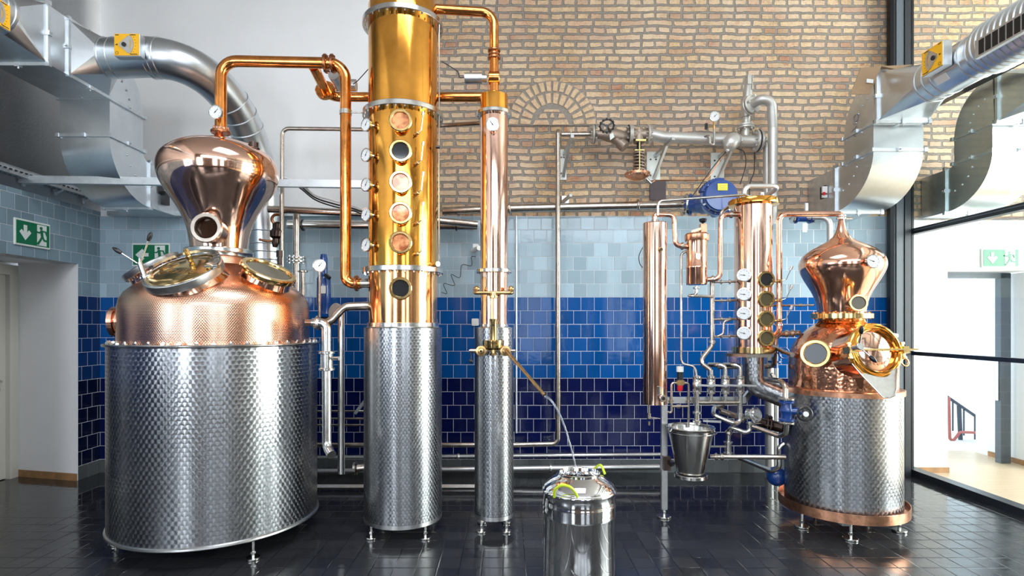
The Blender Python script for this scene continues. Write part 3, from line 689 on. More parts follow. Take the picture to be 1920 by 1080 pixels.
gc = P(404, 210, 4.36); gauge(A, gc, V(-.1, -1, 0), .052, P(416, 216, 4.43), .8, 'thermometer')
# branch with actuated valves
p0 = P(588, 125, 4.60); p1 = P(616, 182, 5.02)
Bp = pipe('branch_pipe', 'copper branch pipe behind vapour pipe running back to condenser column', [p0, p1, V(-.12-.05, 5.02, p1.z), ], .042, 'copper_orange', .1, 20)
dd = (p1-p0).normalized(); MB().disc(p1-dd*.1, dd, .085, .05, 20).bolts(p1-dd*.1, dd, .068, 8, .006, .035).build('valve_body', 'copper_orange', Bp)
MB().cyl(P(625, 140, 4.72), P(639, 163, 4.9), .045, seg=24).build('valve_actuator', 'steel_satin', Bp)
MB().cyl(P(630, 160, 5.0), P(668, 160, 5.0), .052, seg=24).build('valve_actuator', 'steel_satin', Bp)
tag(MB().tube([P(662, 158, 4.9), P(672, 150, 4.9), P(692, 128, 4.8)], .004, seg=8, smooth=True).build('control_cable', 'black_rubber'), 'thin black cable from valve behind the vapour pipe to column', 'cable')

# ================================================================ TALL COLUMN
CX, CY = -.851, 4.56; CC = math.hypot(CX, CY)
T = thing('rectifying_column', 'tall gold copper rectifying column with sight glasses on a steel skirt', 'column', (CX, CY, 0))
RS = half(681.5, 828.5, CC); RC = half(692.5, 822.5, CC); zs = 1.635
MB().lathe([(RS-.04, .10), (RS, .10), (RS, .13)], (CX, CY, 0), (0, 0, 1), 96, (True, False)).build('skirt_hem', 'steel_satin', T)
MB().lathe([(RS, .13), (RS, zs)], (CX, CY, 0), (0, 0, 1), 128, (False, False)).build('skirt', 'engine_col', T)
MB().lathe([(RS, zs), (RS+.002, zs+.003), (RC+.02, zs+.004), (RC+.012, zs+.01), (RC+.012, zs+.04), (RC, zs+.042)], (CX, CY, 0), (0, 0, 1), 96, (False, False)).build('skirt_top', 'steel', T)
for sx in (-1, 1):
    for sy in (-1, 1): foot(T, CX+.21*sx, CY+.21*sy, .11, .045)
zf = (2.10, 3.36, 4.09)
for z0, z1, mt, nm in ((zs, zf[0], 'copper_amber', 'lower_shell'), (zf[0], zf[1], 'copper_gold', 'plate_section'), (zf[1], zf[2], 'copper_gold', 'upper_shell')):
    MB().lathe([(RC, z0), (RC, z1)], (CX, CY, 0), (0, 0, 1), 96, (False, False)).build(nm, mt, T)
MB().lathe([(RC, zf[2]), (RC, 4.22), (RC-.03, 4.33), (RC-.12, 4.42), (.06, 4.48), (.05, 4.50)], (CX, CY, 0), (0, 0, 1), 96, (False, True)).build('dome_cap', 'copper_gold', T)
for i, z in enumerate(zf):
    RF = RC+.047
    q = MB().lathe([(RC, z-.026), (RF-.003, z-.026), (RF, z-.022), (RF, z+.012), (RF-.003, z+.016), (RC, z+.016)], (CX, CY, 0), (0, 0, 1), 96, (False, False))
    q.bolts((CX, CY, z-.01), (0, 0, 1), RF-.02, 28, .0075, .026).build('flange', 'steel', T)
for k, y in enumerate((227, 284, 342, 400, 455, 541)):
    z = zof(y, 4.25); n = rad_dir(7); c = V(CX, CY, z)+n*(RC+.045)
    sight(T, c, n, .087, 'glass_dark' if k in (1, 5) else 'glass_copper', 'brass', .06)
for y in (233, 290, 346, 402, 459):
    z = zof(y, 4.33); n = rad_dir(-34); c = V(CX, CY, z)+rad_dir(-48)*(RC+.055); gauge(T, c, n, .050, V(CX, CY, z)+rad_dir(-44)*(RC-.01), 1.0, 'thermometer')
for y in (252, 308, 364, 420, 477):
    z = zof(y, 4.31); n = rad_dir(30); b_ = V(CX, CY, z)+n*RC; lever(T, b_, n, (.03, -.01, .02), (.012, 0, .11))
MB().cyl((CX+RC+.025, CY-.08, zf[0]), (CX+RC+.025, CY-.08, zf[2]), .006, seg=8).build('sensor_conduit', 'steel', T)
MB().disc((CX+RC+.02, CY-.12, zof(273, 4.4)), (1, 0, 0), .012, .03, 10).build('conduit_clip', 'black_plastic', T)
MB().cyl((CX+.265, CY-.1, 2.14), (CX+.30, CY-.14, 2.14), .02).build('drain_nut', 'steel', T)
# top vapour pipe over to the condenser
KX, KY = -.112, 4.59; KC = math.hypot(KX, KY)
zp = zof(12, 4.5)
A = pipe('vapour_pipe', 'copper pipe from top of tall column over to slim condenser column', [(CX+.10, CY, 4.36), (CX+.15, CY, zp+.02), (KX, KY-.0, zp), (KX, KY, zof(178, KY))], .038, 'copper_orange', .11, 24)
q = V(KX, KY, zof(102, KY))
for dz in (-.03, .0, .03): MB().disc(q+V(0, 0, dz), (0, 0, 1), .052 if dz else .047, .02).build('flange', 'copper_dark', A)
q = V(KX, KY, zof(147, KY)); MB().disc(q, (1, 0, 0), .055, .09, 24).build('valve_body', 'copper_orange', A)
MB().cyl(q-V(.06, 0, 0), q-V(.10, 0, 0), .03).cyl(q-V(.10, 0, 0), q-V(.24, 0, 0), .045, seg=24).build('valve_actuator', 'steel_satin', A)
tag(MB().tube([q-V(.24, .02, 0), q-V(.28, .02, 0), q-V(.30, .02, -.05), P(828, 115, 4.5)], .004, seg=8, smooth=True).build('control_cable', 'black_rubber'), 'thin black cable from condenser valve up to tall column', 'cable')

# ================================================================ SLIM CONDENSER COLUMN
T = thing('condenser_column', 'slim pink copper condenser column on narrow steel skirt in the centre', 'column', (KX, KY, 0))
RS2 = half(891, 964, KC); RC2 = half(900, 951.5, KC)
MB().lathe([(RS2-.03, .10), (RS2, .10), (RS2, .13)], (KX, KY, 0), (0, 0, 1), 64, (True, False)).build('skirt_hem', 'steel_satin', T)
MB().lathe([(RS2, .13), (RS2, zs)], (KX, KY, 0), (0, 0, 1), 96, (False, False)).build('skirt', 'engine_col', T)
MB().lathe([(RS2, zs), (RC2+.02, zs+.004), (RC2+.008, zs+.01), (RC2+.008, zs+.03), (RC2, zs+.032)], (KX, KY, 0), (0, 0, 1), 64, (False, False)).build('skirt_top', 'steel', T)
for sx in (-1, 1):
    for sy in (-1, 1): foot(T, KX+.10*sx, KY+.105*sy, .11, .04, .010)
z1 = 2.10; z2 = zof(207, 4.5)
MB().lathe([(RC2, zs), (RC2, z1)], (KX, KY, 0), (0, 0, 1), 64, (False, False)).build('lower_shell', 'copper_pink', T)
MB().lathe([(RC2, z1), (RC2, z2)], (KX, KY, 0), (0, 0, 1), 64, (False, False)).build('upper_shell', 'copper_pink', T)
MB().lathe([(RC2, z2), (RC2, z2+.15), (RC2-.012, z2+.158), (.03, z2+.16)], (KX, KY, 0), (0, 0, 1), 64, (False, False)).build('end_cap', 'copper_gold', T)
for z in (z1, z2):
    RF = RC2+.032
    MB().lathe([(RC2, z-.018), (RF-.003, z-.018), (RF, z-.014), (RF, z+.010), (RF-.003, z+.014), (RC2, z+.014)], (KX, KY, 0), (0, 0, 1), 64, (False, False)).bolts((KX, KY, z-.006), (0, 0, 1), RF-.013, 18, .005, .016).build('flange', 'steel', T)
gauge(T, V(KX, KY, zof(235, 4.45))+rad_dir(-3)*(RC2+.05), rad_dir(-2), .050, V(KX, KY, zof(235, 4.45))+rad_dir(0)*(RC2), 2.2, 'thermometer')
# spirit safe: brass bracket, glass tube, cup
yf = KY-RC2; zb = zof(549, 4.38)
m = MB().tube([(KX-.135, yf+.03, zb+.045), (KX-.145, yf-.05, zb+.01), (KX-.145, yf-.09, zb), (KX+.145, yf-.09, zb), (KX+.145, yf-.05, zb+.01), (KX+.135, yf+.03, zb+.045)], .015, .03)
SP = m.build('brass_bracket', 'brass_aged', T)
for s in (-1, 1): MB().ball((KX+s*.138, yf+.0, zb+.035), .026).build('bracket_boss', 'brass_aged', SP)
cy = yf-.09
MB().cyl((KX, cy, zb), (KX, cy, zb-.04), .02).disc((KX, cy, zb-.03), (0, 0, 1), .032, .025, 24).build('tube_cap', 'brass', SP)
zc = zof(641, 4.36)
MB().cyl((KX, cy, zb-.04), (KX, cy, zc), .022, seg=24).build('glass_tube', 'glass_clear', SP)
MB().cyl((KX-.01, cy, zb-.04), (KX-.01, cy, zc), .006, seg=12).build('inner_rod', 'brass', SP)
MB().lathe([(.036, .0), (.030, -.03), (.030, -.20)], (KX, cy, zof(598, 4.36)), (0, 0, 1), 32, (False, False)).build('sleeve', 'brass', SP)
MB().cyl((KX, cy-.025, zof(610, 4.36)), (KX, cy-.034, zof(610, 4.36)), .008).build('sleeve_hole', 'black_hole', SP)
MB().lathe([(.001, -.065), (.060, -.062), (.078, -.045), (.083, -.02), (.084, .012), (.080, .012), (.078, -.02), (.06, -.055)], (KX, cy, zc), (0, 0, 1), 48, (False, False)).build('catch_cup', 'brass', SP)
zq = zof(658, 4.36)
MB().cyl((KX, cy, zc-.06), (KX, cy, zq-.03), .022).disc((KX, cy, zq-.028), (0, 0, 1), .028, .02, 6).build('drain_stem', 'brass', SP)
MB().cyl((KX-.19, cy, zq), (KX+.17, cy, zq), .012).disc((KX-.055, cy, zq), (1, 0, 0), .03, .014).disc((KX+.055, cy, zq), (1, 0, 0), .03, .014).cyl((KX-.18, cy, zq), (KX-.13, cy, zq), .017).build('cross_pipe', 'steel_bronze', SP)
MB().cyl((KX-.175, cy-.02, zq-.01), (KX-.175, cy-.02, zq-.07), .004).ball((KX-.175, cy-.02, zq-.08), .017).build('tap_knob', 'black_plastic', SP)
for s in (-1, 1):
    q = V(KX+s*.095, cy-.01, zq)
    MB().lathe([(.01, .05), (.022, .046), (.026, .03), (.040, .028), (.042, .02), (.042, .005), (.036, .0), (.02, -.03)], q, (0, -1, 0), 32, (True, True)).build('tap_body', 'brass_aged', SP)
MB().cyl(V(KX-.095, cy-.062, zq), V(KX-.095, cy-.068, zq), .009).build('tap_bore', 'black_hole', SP)
s0 = P(948, 656, 4.22); s1 = P(1021, 741, 3.85)
MB().tube([s0+V(0, .04, 0), s0, s1], .0125, .02, 20, caps=True).build('spout', 'brass_aged', SP)
MB().cyl(s1-(s1-s0).normalized()*.002, s1+(s1-s0).normalized()*.002, .0105).build('spout_bore', 'black_hole', SP)
q = V(KX+.01, cy+.05, zq-.06)
MB().cyl(q+V(0, 0, .04), q, .012).cyl(q-V(0, 0, .07), q, .008).box(q-V(0, 0, .02), (.05, .02, .012)).build('drain_cock', 'steel', SP)
# water stream
s2 = V(.47, 3.62, .60); st = [s1+V(.004, 0, -.006)]
for k in range(1, 9):
    t_ = k/8; st.append(V(s1.x+(s2.x-s1.x)*t_**.85, s1.y+(s2.y-s1.y)*t_**.9, s1.z+(s2.z-s1.z)*(.25*t_+.75*t_*t_)))
tag(MB().tube(st, lambda t_: .0075-.0025*t_, seg=10, smooth=True).build('water_stream', 'water'), 'thin clear stream pouring from brass spout into the milk churn', 'water')

# ================================================================ CHURN
NX, NY = .462, 3.62
T = thing('steel_churn', 'polished steel churn with open mouth in the centre foreground', 'churn', (NX, NY, 0))
NR = .232; zh = zof(914, NY-.1)
pr = [(NR-.03, 0), (NR, .01), (NR, .44)]
for k in range(3): pr += [(NR+.006, .455+k*.028), (NR, .468+k*.028)]
pr += [(NR, zh-.055), (NR+.005, zh-.045), (NR+.006, zh-.035), (NR-.004, zh-.025)]
MB().lathe(pr, (NX, NY, 0), (0, 0, 1), 96, (True, False)).build('body', 'steel_mirror', T, sharp=1.2)
zm = zof(885, NY)
MB().lathe([(NR-.004, zh-.025), (NR-.01, zh-.01), (NR-.045, zh+.022), (.15, zh+.05), (.134, zh+.056), (.128, zh+.064), (.128, zm-.012)], (NX, NY, 0), (0, 0, 1), 96, (False, False)).build('shoulder', 'steel_mirror', T, sharp=1.2)
MB().lathe([(.122, zh+.0), (.122, zm-.006), (.128, zm+.004), (.134, zm), (.134, zm-.012), (.128, zm-.016), (.128, zm-.03), (.133, zm-.035), (.133, zm-.042), (.128, zm-.046)], (NX, NY, 0), (0, 0, 1), 96, (False, False)).build('mouth', 'steel_mirror', T)
h0 = P(1039, 932, 3.41); h1 = P(1084, 937, 3.41)
MB().tube([h0, P(1041, 918, 3.39), P(1054, 910, 3.37), P(1070, 914, 3.37), P(1080, 926, 3.39), h1], .009, seg=10, smooth=True).build('handle', 'lime_plastic', T)
for h in (h0, h1): MB().cyl(h+V(0, 0, .01), h-V(0, -.015, .035), .005).build('handle_clip', 'steel', T)
h0 = V(NX+.155, NY+.10, zh+.055); MB().tube([h0-V(-.02, .05, .01), h0+V(.0, 0, .035), h0+V(-.03, .06, 0)], .008, seg=10, smooth=True).build('handle', 'lime_plastic', T)

# ================================================================ SMALL STILL
SX, SY = 2.80, 4.70; SC = math.hypot(SX, SY)
T = thing('pot_still', 'small copper pot still on narrow steel drum beside the glass partition', 'still', (SX, SY, 0))
hp_ = lambda xl, xr: half(xl, xr, SC)
R0 = hp_(1471, 1697)
MB().lathe([(R0-.02, .165), (R0+.035, .160), (R0+.042, .14), (R0+.048, .14), (R0+.048, .215), (R0+.042, .215), (R0+.038, .175), (R0-.02, .180)], (SX, SY, 0), (0, 0, 1), 96, (True, True)).build('drip_tray', 'copper_matte', T)
zt2 = zof(737, 4.6)
MB().lathe([(R0, .175), (R0, zt2)], (SX, SY, 0), (0, 0, 1), 128, (False, False)).build('drum', 'engine_small', T)
R1 = hp_(1474, 1708)
MB().lathe([(R0-.04, zt2-.004), (R1, zt2-.004), (R1, zt2+.034), (R1-.006, zt2+.040), (R0-.06, zt2+.042)], (SX, SY, 0), (0, 0, 1), 96, (False, False)).build('copper_rim', 'copper_matte', T)
for a in (-75, -22, 60, 120, 180):
    r = .40; a = math.radians(a); foot(T, SX+r*math.sin(a), SY-r*math.cos(a), .15, .055)
MB().box((SX-.19, SY-.36, .145), (.075, .07, .07), None, .006).build('foot_block', 'steel_satin', T)
RB = hp_(1479, 1688)
zz_ = lambda y: zof(y, SY)
pr = [(RB, zt2+.03), (RB, zz_(672)), (hp_(1481, 1685), zz_(660)), (hp_(1486, 1680), zz_(648)), (hp_(1494, 1670), zz_(636)), (hp_(1504, 1658), zz_(625)), (hp_(1514, 1646), zz_(616)), (hp_(1524, 1633), zz_(609)), (hp_(1529, 1622), zz_(604)), (hp_(1531, 1619), zz_(597))]
MB().lathe(refine(pr, 3), (SX, SY, 0), (0, 0, 1), 96, (False, False)).build('boiler_dome', 'copper_hammered', T)
RN = hp_(1529, 1620); zc_ = zz_(592)
q = MB().lathe([(RN, zc_-.022), (RN+.055, zc_-.022), (RN+.055, zc_+.016), (RN, zc_+.016)], (SX, SY, 0), (0, 0, 1), 64, (False, False)).bolts((SX, SY, zc_), (0, 0, 1), RN+.03, 16, .010, .030).build('neck_flange', 'brass', T)
pr = []
for xl, xr, y in ((1529, 1621, 589), (1527, 1622, 578), (1524, 1624, 566), (1519, 1630, 552), (1512, 1640, 538), (1503, 1650, 524), (1495, 1658, 510), (1492, 1661, 500), (1493, 1659, 490), (1498, 1653, 481), (1508, 1643, 472), (1523, 1626, 463), (1538, 1610, 456), (1549, 1598, 450), (1557, 1590, 443), (1562, 1584, 434), (1565, 1581, 424), (1567, 1579, 414), (1568, 1578, 408)):
    pr.append((hp_(xl, xr), zz_(y)))
MB().lathe(refine(pr, 3), (SX, SY, 0), (0, 0, 1), 96, (False, False)).build('still_head', 'copper', T)
n = rad_dir(-6); c = P(1609, 568, 4.38); n = V(-.28, -1, .05).normalized(); sight(T, c, n, .068, 'glass_olive', 'brass', .10)
MB().tube([c-n*.04, c-n*.16], .055).build('port_neck', 'copper', T)
gauge(T, P(1637, 490, 4.33), V(.05, -1, .05), .052, P(1632, 494, 4.42), 2.8, 'thermometer')
n = V(-.62, -.78, .06).normalized(); c = P(1529, 663, 4.40); sight(T, c, n, .112, 'glass_dark', 'brass', .09)
MB().cyl(c-n*.12, c-n*.02, .095, seg=36).build('port_neck', 'copper_hammered', T)
# charging door
n = V(.10, -.97, .20).normalized(); c = P(1643, 657, 4.16); B = basis(n); ux, uy = B @ V(1, 0, 0), B @ V(0, 1, 0)
if ux.x < 0: ux = -ux; uy = -uy
MB().cyl(c-n*.25, c-n*.02, .185, .19, 56).build('door_neck', 'copper', T)
MB().lathe([(.185, -.05), (.203, -.045), (.209, -.02), (.207, .0), (.197, .010), (.188, .012), (.180, .006), (.172, .008), (.164, .016), (.157, .008), (.154, -.02)], c, n, 72, (False, False)).build('door_ring', 'copper_gold', T)
ld = MB().lathe([(.001, .025), (.07, .018), (.12, .0), (.145, -.010), (.156, -.012), (.156, -.02)], c, n, 72, (False, True)).build('charging_door', 'copper_pink', T)
br = MB().bar(c-ux*.21+n*.035, c+ux*.30+n*.035, .012, .022, n).bar(c+ux*.0+n*.02, c+ux*.08+n*.025, .02, .03, n)
br.build('door_bar', 'brass', T)
for s in (-1, 1):
    q = c+ux*s*.215
    MB().box(q-n*.0, (.05, .05, .07), basis(n)).cyl(q-uy*.05, q+uy*.05, .012).cyl(q+uy*.045, q+uy*.06, .018, seg=8).cyl(q-uy*.05, q-uy*.06, .018, seg=8).build('door_hinge', 'brass', T)
q = c+ux*.215-uy*.09; MB().torus(q, n, .028, .006, 20, 8).build('door_latch', 'brass', T)
hb = P(1611, 650, 4.02)
hs = MB().cyl(hb-n*.06, hb+n*.012, .018).disc(hb+n*.01, n, .028, .016, 24).build('handle_hub', 'steel', T)
for e in (P(1615, 622, 3.98), P(1634, 671, 3.98)):
    dd = (e-hb).normalized(); MB().cyl(hb, e, .006).build('handle_arm', 'steel', hs)
    MB().lathe([(.003, -.03), (.013, -.022), (.0165, -.002), (.014, .018), (.006, .032), (.001, .036)], e+dd*.01, dd, 16, (False, False)).build('handle_grip', 'black_plastic', hs)
tr = Matrix((ux, ux.cross(n)*-1 if (ux.cross(n)).z < 0 else ux.cross(n), n)).transposed()
up = tr @ V(0, 1, 0)
for k, ch in enumerate('VIEDUKA'):
    a = -PI/2-.9+k*.30; rr_ = .105; pos = c+ux*math.cos(a)*rr_+up*math.sin(a)*rr_+n*.012
    ro = a+PI/2; q = Matrix((ux*math.cos(ro)+up*math.sin(ro), up*math.cos(ro)-ux*math.sin(ro), n)).transposed(); text(ch, .031, pos, q, 'copper_matte', ld, .002)
# white chute below the door
L1, L2 = P(1598, 688, 4.14), P(1681, 690, 4.14)
m = MB(); poly = [P(1597, 682, 4.13), P(1612, 700, 4.1), P(1648, 738, 4.04), P(1655, 745, 4.03), P(1668, 746, 4.02), P(1677, 742, 4.02), P(1681, 730, 4.03), P(1682, 690, 4.12), P(1660, 700, 4.14), P(1625, 700, 4.15)]
m.prism(poly, (0, .006, .003)); ch = m.build('chute', 'steel_satin', T)
MB().tube([p+V(0, -.004, 0) for p in poly[:8]], .0045, .0, 8).build('chute_lip', 'steel', ch)
MB().tube([V(SX+.10, SY+.16, zz_(627)), V(SX+.10, SY+.10, zz_(596)), V(SX+.21, SY+.05, zz_(596)), V(SX+.23, SY+.05, zz_(640))], .024, .05).build('fill_pipe', 'silver_paint', T)
MB().cyl(P(1660, 627, 4.65), P(1682, 630, 4.65), .02).build('side_nozzle', 'white_plastic', T)

# copper vapour pipe from small still to small column
LX, LY = 2.135, 4.87; LC = math.hypot(LX, LY); ze = zz_(401)
X2 = (1461-PX)*4.74/F
A = pipe('vapour_pipe', 'copper vapour pipe arching from small still head down beside small column', [V(SX, SY, zz_(412)), V(SX, SY, ze), V(X2, 4.74, zof(401, 4.72)), V(X2, 4.74, zof(622, 4.74)), V(LX+.12, 4.80, zof(634, 4.76))], .023, 'copper', .06, 20)
q = V(SX, SY, zz_(410)); MB().disc(q, (0, 0, 1), .042, .018).disc(q+V(0, 0, .022), (0, 0, 1), .036, .012).cyl(q+V(.02, -.03, 0), q+V(.07, -.03, 0), .012).build('clamp', 'steel', A)
q = V(X2, 4.74, zof(609, 4.74)); MB().disc(q, (0, 0, 1), .034, .022).build('clamp', 'steel', A)

# ================================================================ SMALL COLUMN
T = thing('rectifying_column', 'small pink copper column with gauges and sight glasses beside small still', 'column', (LX, LY, zof(722, LY)))
hl = lambda xl, xr: half(xl, xr, LC); RL = hl(1376, 1450); zl = lambda y: zof(y, LY)
MB().lathe([(RL, zl(658)), (RL, zl(386))], (LX, LY, 0), (0, 0, 1), 72, (False, False)).build('shell', 'copper_pink', T)
MB().lathe([(RL, zl(386)-.01), (RL+.05, zl(386)), (RL+.05, zl(378)+.0), (RL+.045, zl(377)+.004), (.01, zl(377)+.004)], (LX, LY, 0), (0, 0, 1), 72, (False, True)).build('lid', 'copper_gold', T)
MB().bolts((LX, LY, zl(377)), (0, 0, 1), RL+.02, 12, .008, .018).cyl(V(LX+.05, LY-.05, zl(377)), V(LX+.05, LY-.05, zl(377)+.06), .02).build('lid_bolt', 'steel', T)
MB().lathe([(RL, zl(650)), (RL+.02, zl(650)), (RL+.02, zl(661)), (RL, zl(661))], (LX, LY, 0), (0, 0, 1), 72, (False, True)).build('base_ring', 'brass', T)
MB().lathe([(.001, zl(668)), (RL+.05, zl(668)), (RL+.05, zl(662)), (.001, zl(662))], (LX-.03, LY, 0), (0, 0, 1), 6, (False, False)).build('base_plate', 'steel_bronze', T)
m = MB().tube([V(LX, LY, zl(664)), V(LX, LY, zl(722)), V(LX+.29, LY-.06, zl(748))], .088, .11, 36); m.build('lower_elbow', 'engine_small', T)
for y in (516, 552, 588, 625): gauge(T, P(1395, y, LY-RL-.02), V(-.32, -1, .0), .052, P(1400, y, LY-RL*.7), 3.0 if y < 620 else 2.9, 'thermometer')
for k, y in enumerate((524, 561, 598, 634)):
    c = P(1436.5, y, LY-RL-.01); n = V(.02, -1, 0); sight(T, c, n, .071, 'glass_olive' if k else 'glass_dark', 'brass', .02)
    MB().lathe([(.058, -.13), (.058, -.01)], c, n.normalized(), 32, (False, False)).build('port_neck', 'copper', T)
for y in (528, 564, 602):
    b_ = P(1451, y, LY-.14); e1 = P(1463, y-1, LY-.16); e2 = P(1474, y-4, LY-.18); e3 = P(1482, y-22, LY-.2)
    t = MB().cyl(b_, e1, .009).disc(e1, (1, 0, .1), .016, .02, 12).disc(b_.lerp(e1, .5), (1, 0, .1), .014, .012, 6).build('sample_tap', 'brass_aged', T)
    MB().tube([e1, e2, e3], .004, .015, 8).build('lever', 'steel', t); MB().cyl(e3, e3+(e3-e2).normalized()*.035, .011, seg=12).build('grip', 'steel_satin', t)
# loop of steel pipe on the lid
tag(MB().tube([V(LX-.09, LY-.02, zl(378)), V(LX-.09, LY-.02, zl(350)), V(LX+.24, LY-.02, zl(350)), V(LX+.10, LY+.35, zl(372)), V(LX+.08, LY+.40, zl(400))], .020, .06).build('steel_pipe', 'silver_paint'), 'grey steel pipe looping over lid of small copper column', 'pipe')
tag(MB().tube([P(1233, 404, 4.80), P(1233, 377, 4.80), P(1360, 368, 4.78), P(1396, 365, 4.78), P(1410, 370, 4.80), P(1413, 379, 4.82)], .011, .05).build('steel_pipe', 'steel'), 'thin steel pipe bridging copper condenser tube and small column lid', 'pipe')
# inlet branches on the left of the column with riser
A = pipe('riser_pipe', 'steel riser pipe with four side branches feeding the small column', [P(1335, 522, LY-.02), P(1335, 648, LY-.02), P(1316, 672, LY-.02), P(1316, 682, LY-.03), P(1333, 694, LY-.05), P(1333, 704, LY-.05)], .019, 'steel_bronze', .05)
union(A, P(1335, 641, LY-.02), (0, 0, 1), .02)
for y in (529, 564, 599, 631):
    b0 = P(1337, y, LY-.02); b1 = P(1380, y-1, LY-.03)
    q = MB().cyl(b0, b1, .010).build('branch', 'steel_bronze', A)
    for f in (.35, .72): MB().disc(b0.lerp(b1, f), (1, 0, 0), .021, .012, 16).build('clamp', 'steel', q)
MB().tube([P(1345, 631, LY-.04), P(1356, 626, LY-.04), P(1357, 603, LY-.04), P(1370, 599, LY-.04)], .010, .03).build('bypass', 'steel_bronze', A)

# ================================================================ CONDENSER TUBE, FILTER POT AND THEIR FRAME
QX, QY = (1228-PX)*4.83/F, 4.83
T = thing('condenser_tube', 'long copper condenser tube mounted on frame left of the bucket', 'condenser', (QX, QY, zof(760, QY)))
MB().lathe([(.001, zof(757, QY)), (.100, zof(757, QY)), (.102, zof(748, QY)), (.102, zof(420, QY)), (.095, zof(418, QY)), (.001, zof(418, QY))], (QX, QY, 0), (0, 0, 1), 56, (False, False)).build('shell', 'copper_pink', T)
q = P(1238, 468, QY-.103); MB().disc(q, (.3, -1, 0), .020, .03, 20).cyl(q, q+V(.004, -.02, 0), .010).build('boss', 'brass_aged', T)
MB().disc(q+V(.004, -.022, 0), (.3, -1, 0), .012, .004, 16).build('boss_bore', 'black_hole', T)
q = P(1243, 747, QY-.13); t = MB().cyl(q+V(0, .05, .0), q, .018).disc(q, (.2, -1, 0), .032, .02, 20).cyl(q+V(-.02, .03, .02), q+V(-.02, .03, .09), .011).disc(q+V(-.02, .03, .09), (0, 0, 1), .02, .015, 16).build('drain_valve', 'steel', T)
MB().disc(q+V(.002, -.012, 0), (.2, -1, 0), .015, .004, 16).build('valve_bore', 'black_hole', T)
MB().tube([P(1217, 758, QY), P(1217, 778, QY)], .010).disc(P(1217, 780, QY), (0, 0, 1), .018, .05, 14).cyl(P(1217, 790, QY), P(1217, 797, QY), .012).cyl(P(1217, 782, QY-.01), P(1238, 785, QY-.03), .005).build('bottom_tap', 'steel_bronze', T)
MB().cyl(V(QX, QY, zof(418, QY)), V(QX, QY, zof(412, QY)), .04, .03).build('top_ferrule', 'steel', T)
pipe('copper_pipe', 'bent copper pipe joining condenser tube top and squat filter pot', [P(1227, 415, QY), P(1227, 402, QY), P(1264, 403, QY), P(1266, 460, QY-.01), P(1290, 463, QY)], .021, 'copper', .05, 18, clamps=((3, .55),), cr='steel')
GX, GY = (1306-PX)*4.83/F, 4.83
T = thing('filter_pot', 'squat copper filter pot with black screw knob on top', 'filter', (GX, GY, zof(535, GY)))
rg = .088; zg = lambda y: zof(y, GY)
MB().lathe([(.001, zg(534)), (rg-.004, zg(534)), (rg, zg(531)), (rg, zg(505)), (rg+.004, zg(503)), (rg+.004, zg(500)), (rg, zg(498)), (rg, zg(448)), (rg+.004, zg(446))], (GX, GY, 0), (0, 0, 1), 48, (False, False)).build('body', 'copper', T)
MB().lathe([(rg+.006, zg(452)), (rg+.012, zg(450)), (rg+.012, zg(441)), (rg, zg(438)), (.001, zg(435))], (GX, GY, 0), (0, 0, 1), 48, (False, False)).build('lid', 'copper_matte', T)
MB().bar(P(1296, 436, GY), P(1318, 428, GY-.02), .05, .022, (0, 0, 1)).box(P(1318, 428, GY-.02), (.05, .05, .07)).box(P(1322, 445, GY-.06), (.06, .03, .05)).build('lid_clamp', 'copper_matte', T)
MB().cyl(P(1318, 428, GY-.02), P(1318, 414, GY-.02), .008).lathe([(.012, .0), (.03, .012), (.034, .03), (.03, .036), (.001, .038)], P(1318, 418, GY-.02), (0, 0, 1), 10, (True, False)).build('screw_knob', 'black_plastic', T)
MB().tube([P(1306, 536, GY), P(1306, 553, GY), P(1292, 554, GY), P(1292, 555, GY-.1), P(1336, 556, GY-.05)], .012, .03).disc(P(1306, 540, GY), (0, 0, 1), .03, .015, 18).build('drain_pipe', 'steel', T)
pipe('copper_pipe', 'tall copper pipe between filter pot and small column top', [P(1326, 524, GY), P(1350, 523, GY-.01), P(1351, 403, GY), P(1384, 402, GY)], .021, 'copper', .055, 18, clamps=((0, .45), (2, .6)), cr='steel')
pipe('steel_pipe', 'thin steel pipe dropping from filter pot inlet to first of four valves', [P(1287, 471, GY+.02), P(1277, 476, GY+.02), P(1277, 682, GY+.02), P(1303, 687, GY-.02), P(1306, 705, GY-.05)], .010, 'steel_bronze', .05)
pipe('steel_pipe', 'steel pipe curving behind copper pipe from small column top', [P(1400, 378, 5.02), P(1378, 380, 5.0), P(1352, 398, 4.95), P(1352, 424, 4.95)], .016, 'steel', .05)
# stand
T = thing('steel_stand', 'square steel stand leg with cross beam carrying copper condenser tube', 'stand', (P(1245, 968, 4.83).x, 4.83, 0))
fx = P(1245, 968, 4.83).x
MB().box((fx, 4.83, (zof(752, 4.83)+.07)/2), (.05, .05, zof(752, 4.83)-.07), None, .004).build('leg', 'steel_satin', T)
foot(T, fx, 4.83, .08, .06, .012)
MB().box(((P(1212, 0, 4.83).x+P(1400, 0, 4.83).x)/2, 4.86, zof(750, 4.86)), (P(1400, 0, 4.83).x-P(1212, 0, 4.83).x, .04, .055), None, .004).build('cross_beam', 'steel_satin', T)
MB().bar(P(1393, 752, 4.95), P(1425, 712, 5.0), .03, .05).build('brace', 'steel_satin', T)
MB().bar(P(1247, 858, 4.80), P(1262, 872, 4.74), .05, .03).box(P(1250, 868, 4.78), (.06, .05, .12)).build('holder_arm', 'dark_bronze', T)
bq = P(1295, 889, 4.68)
MB().ring(bq-V(0, 0, .01), (0, 0, 1), .135, .118, .03, 48).build('holder_ring', 'steel', T)

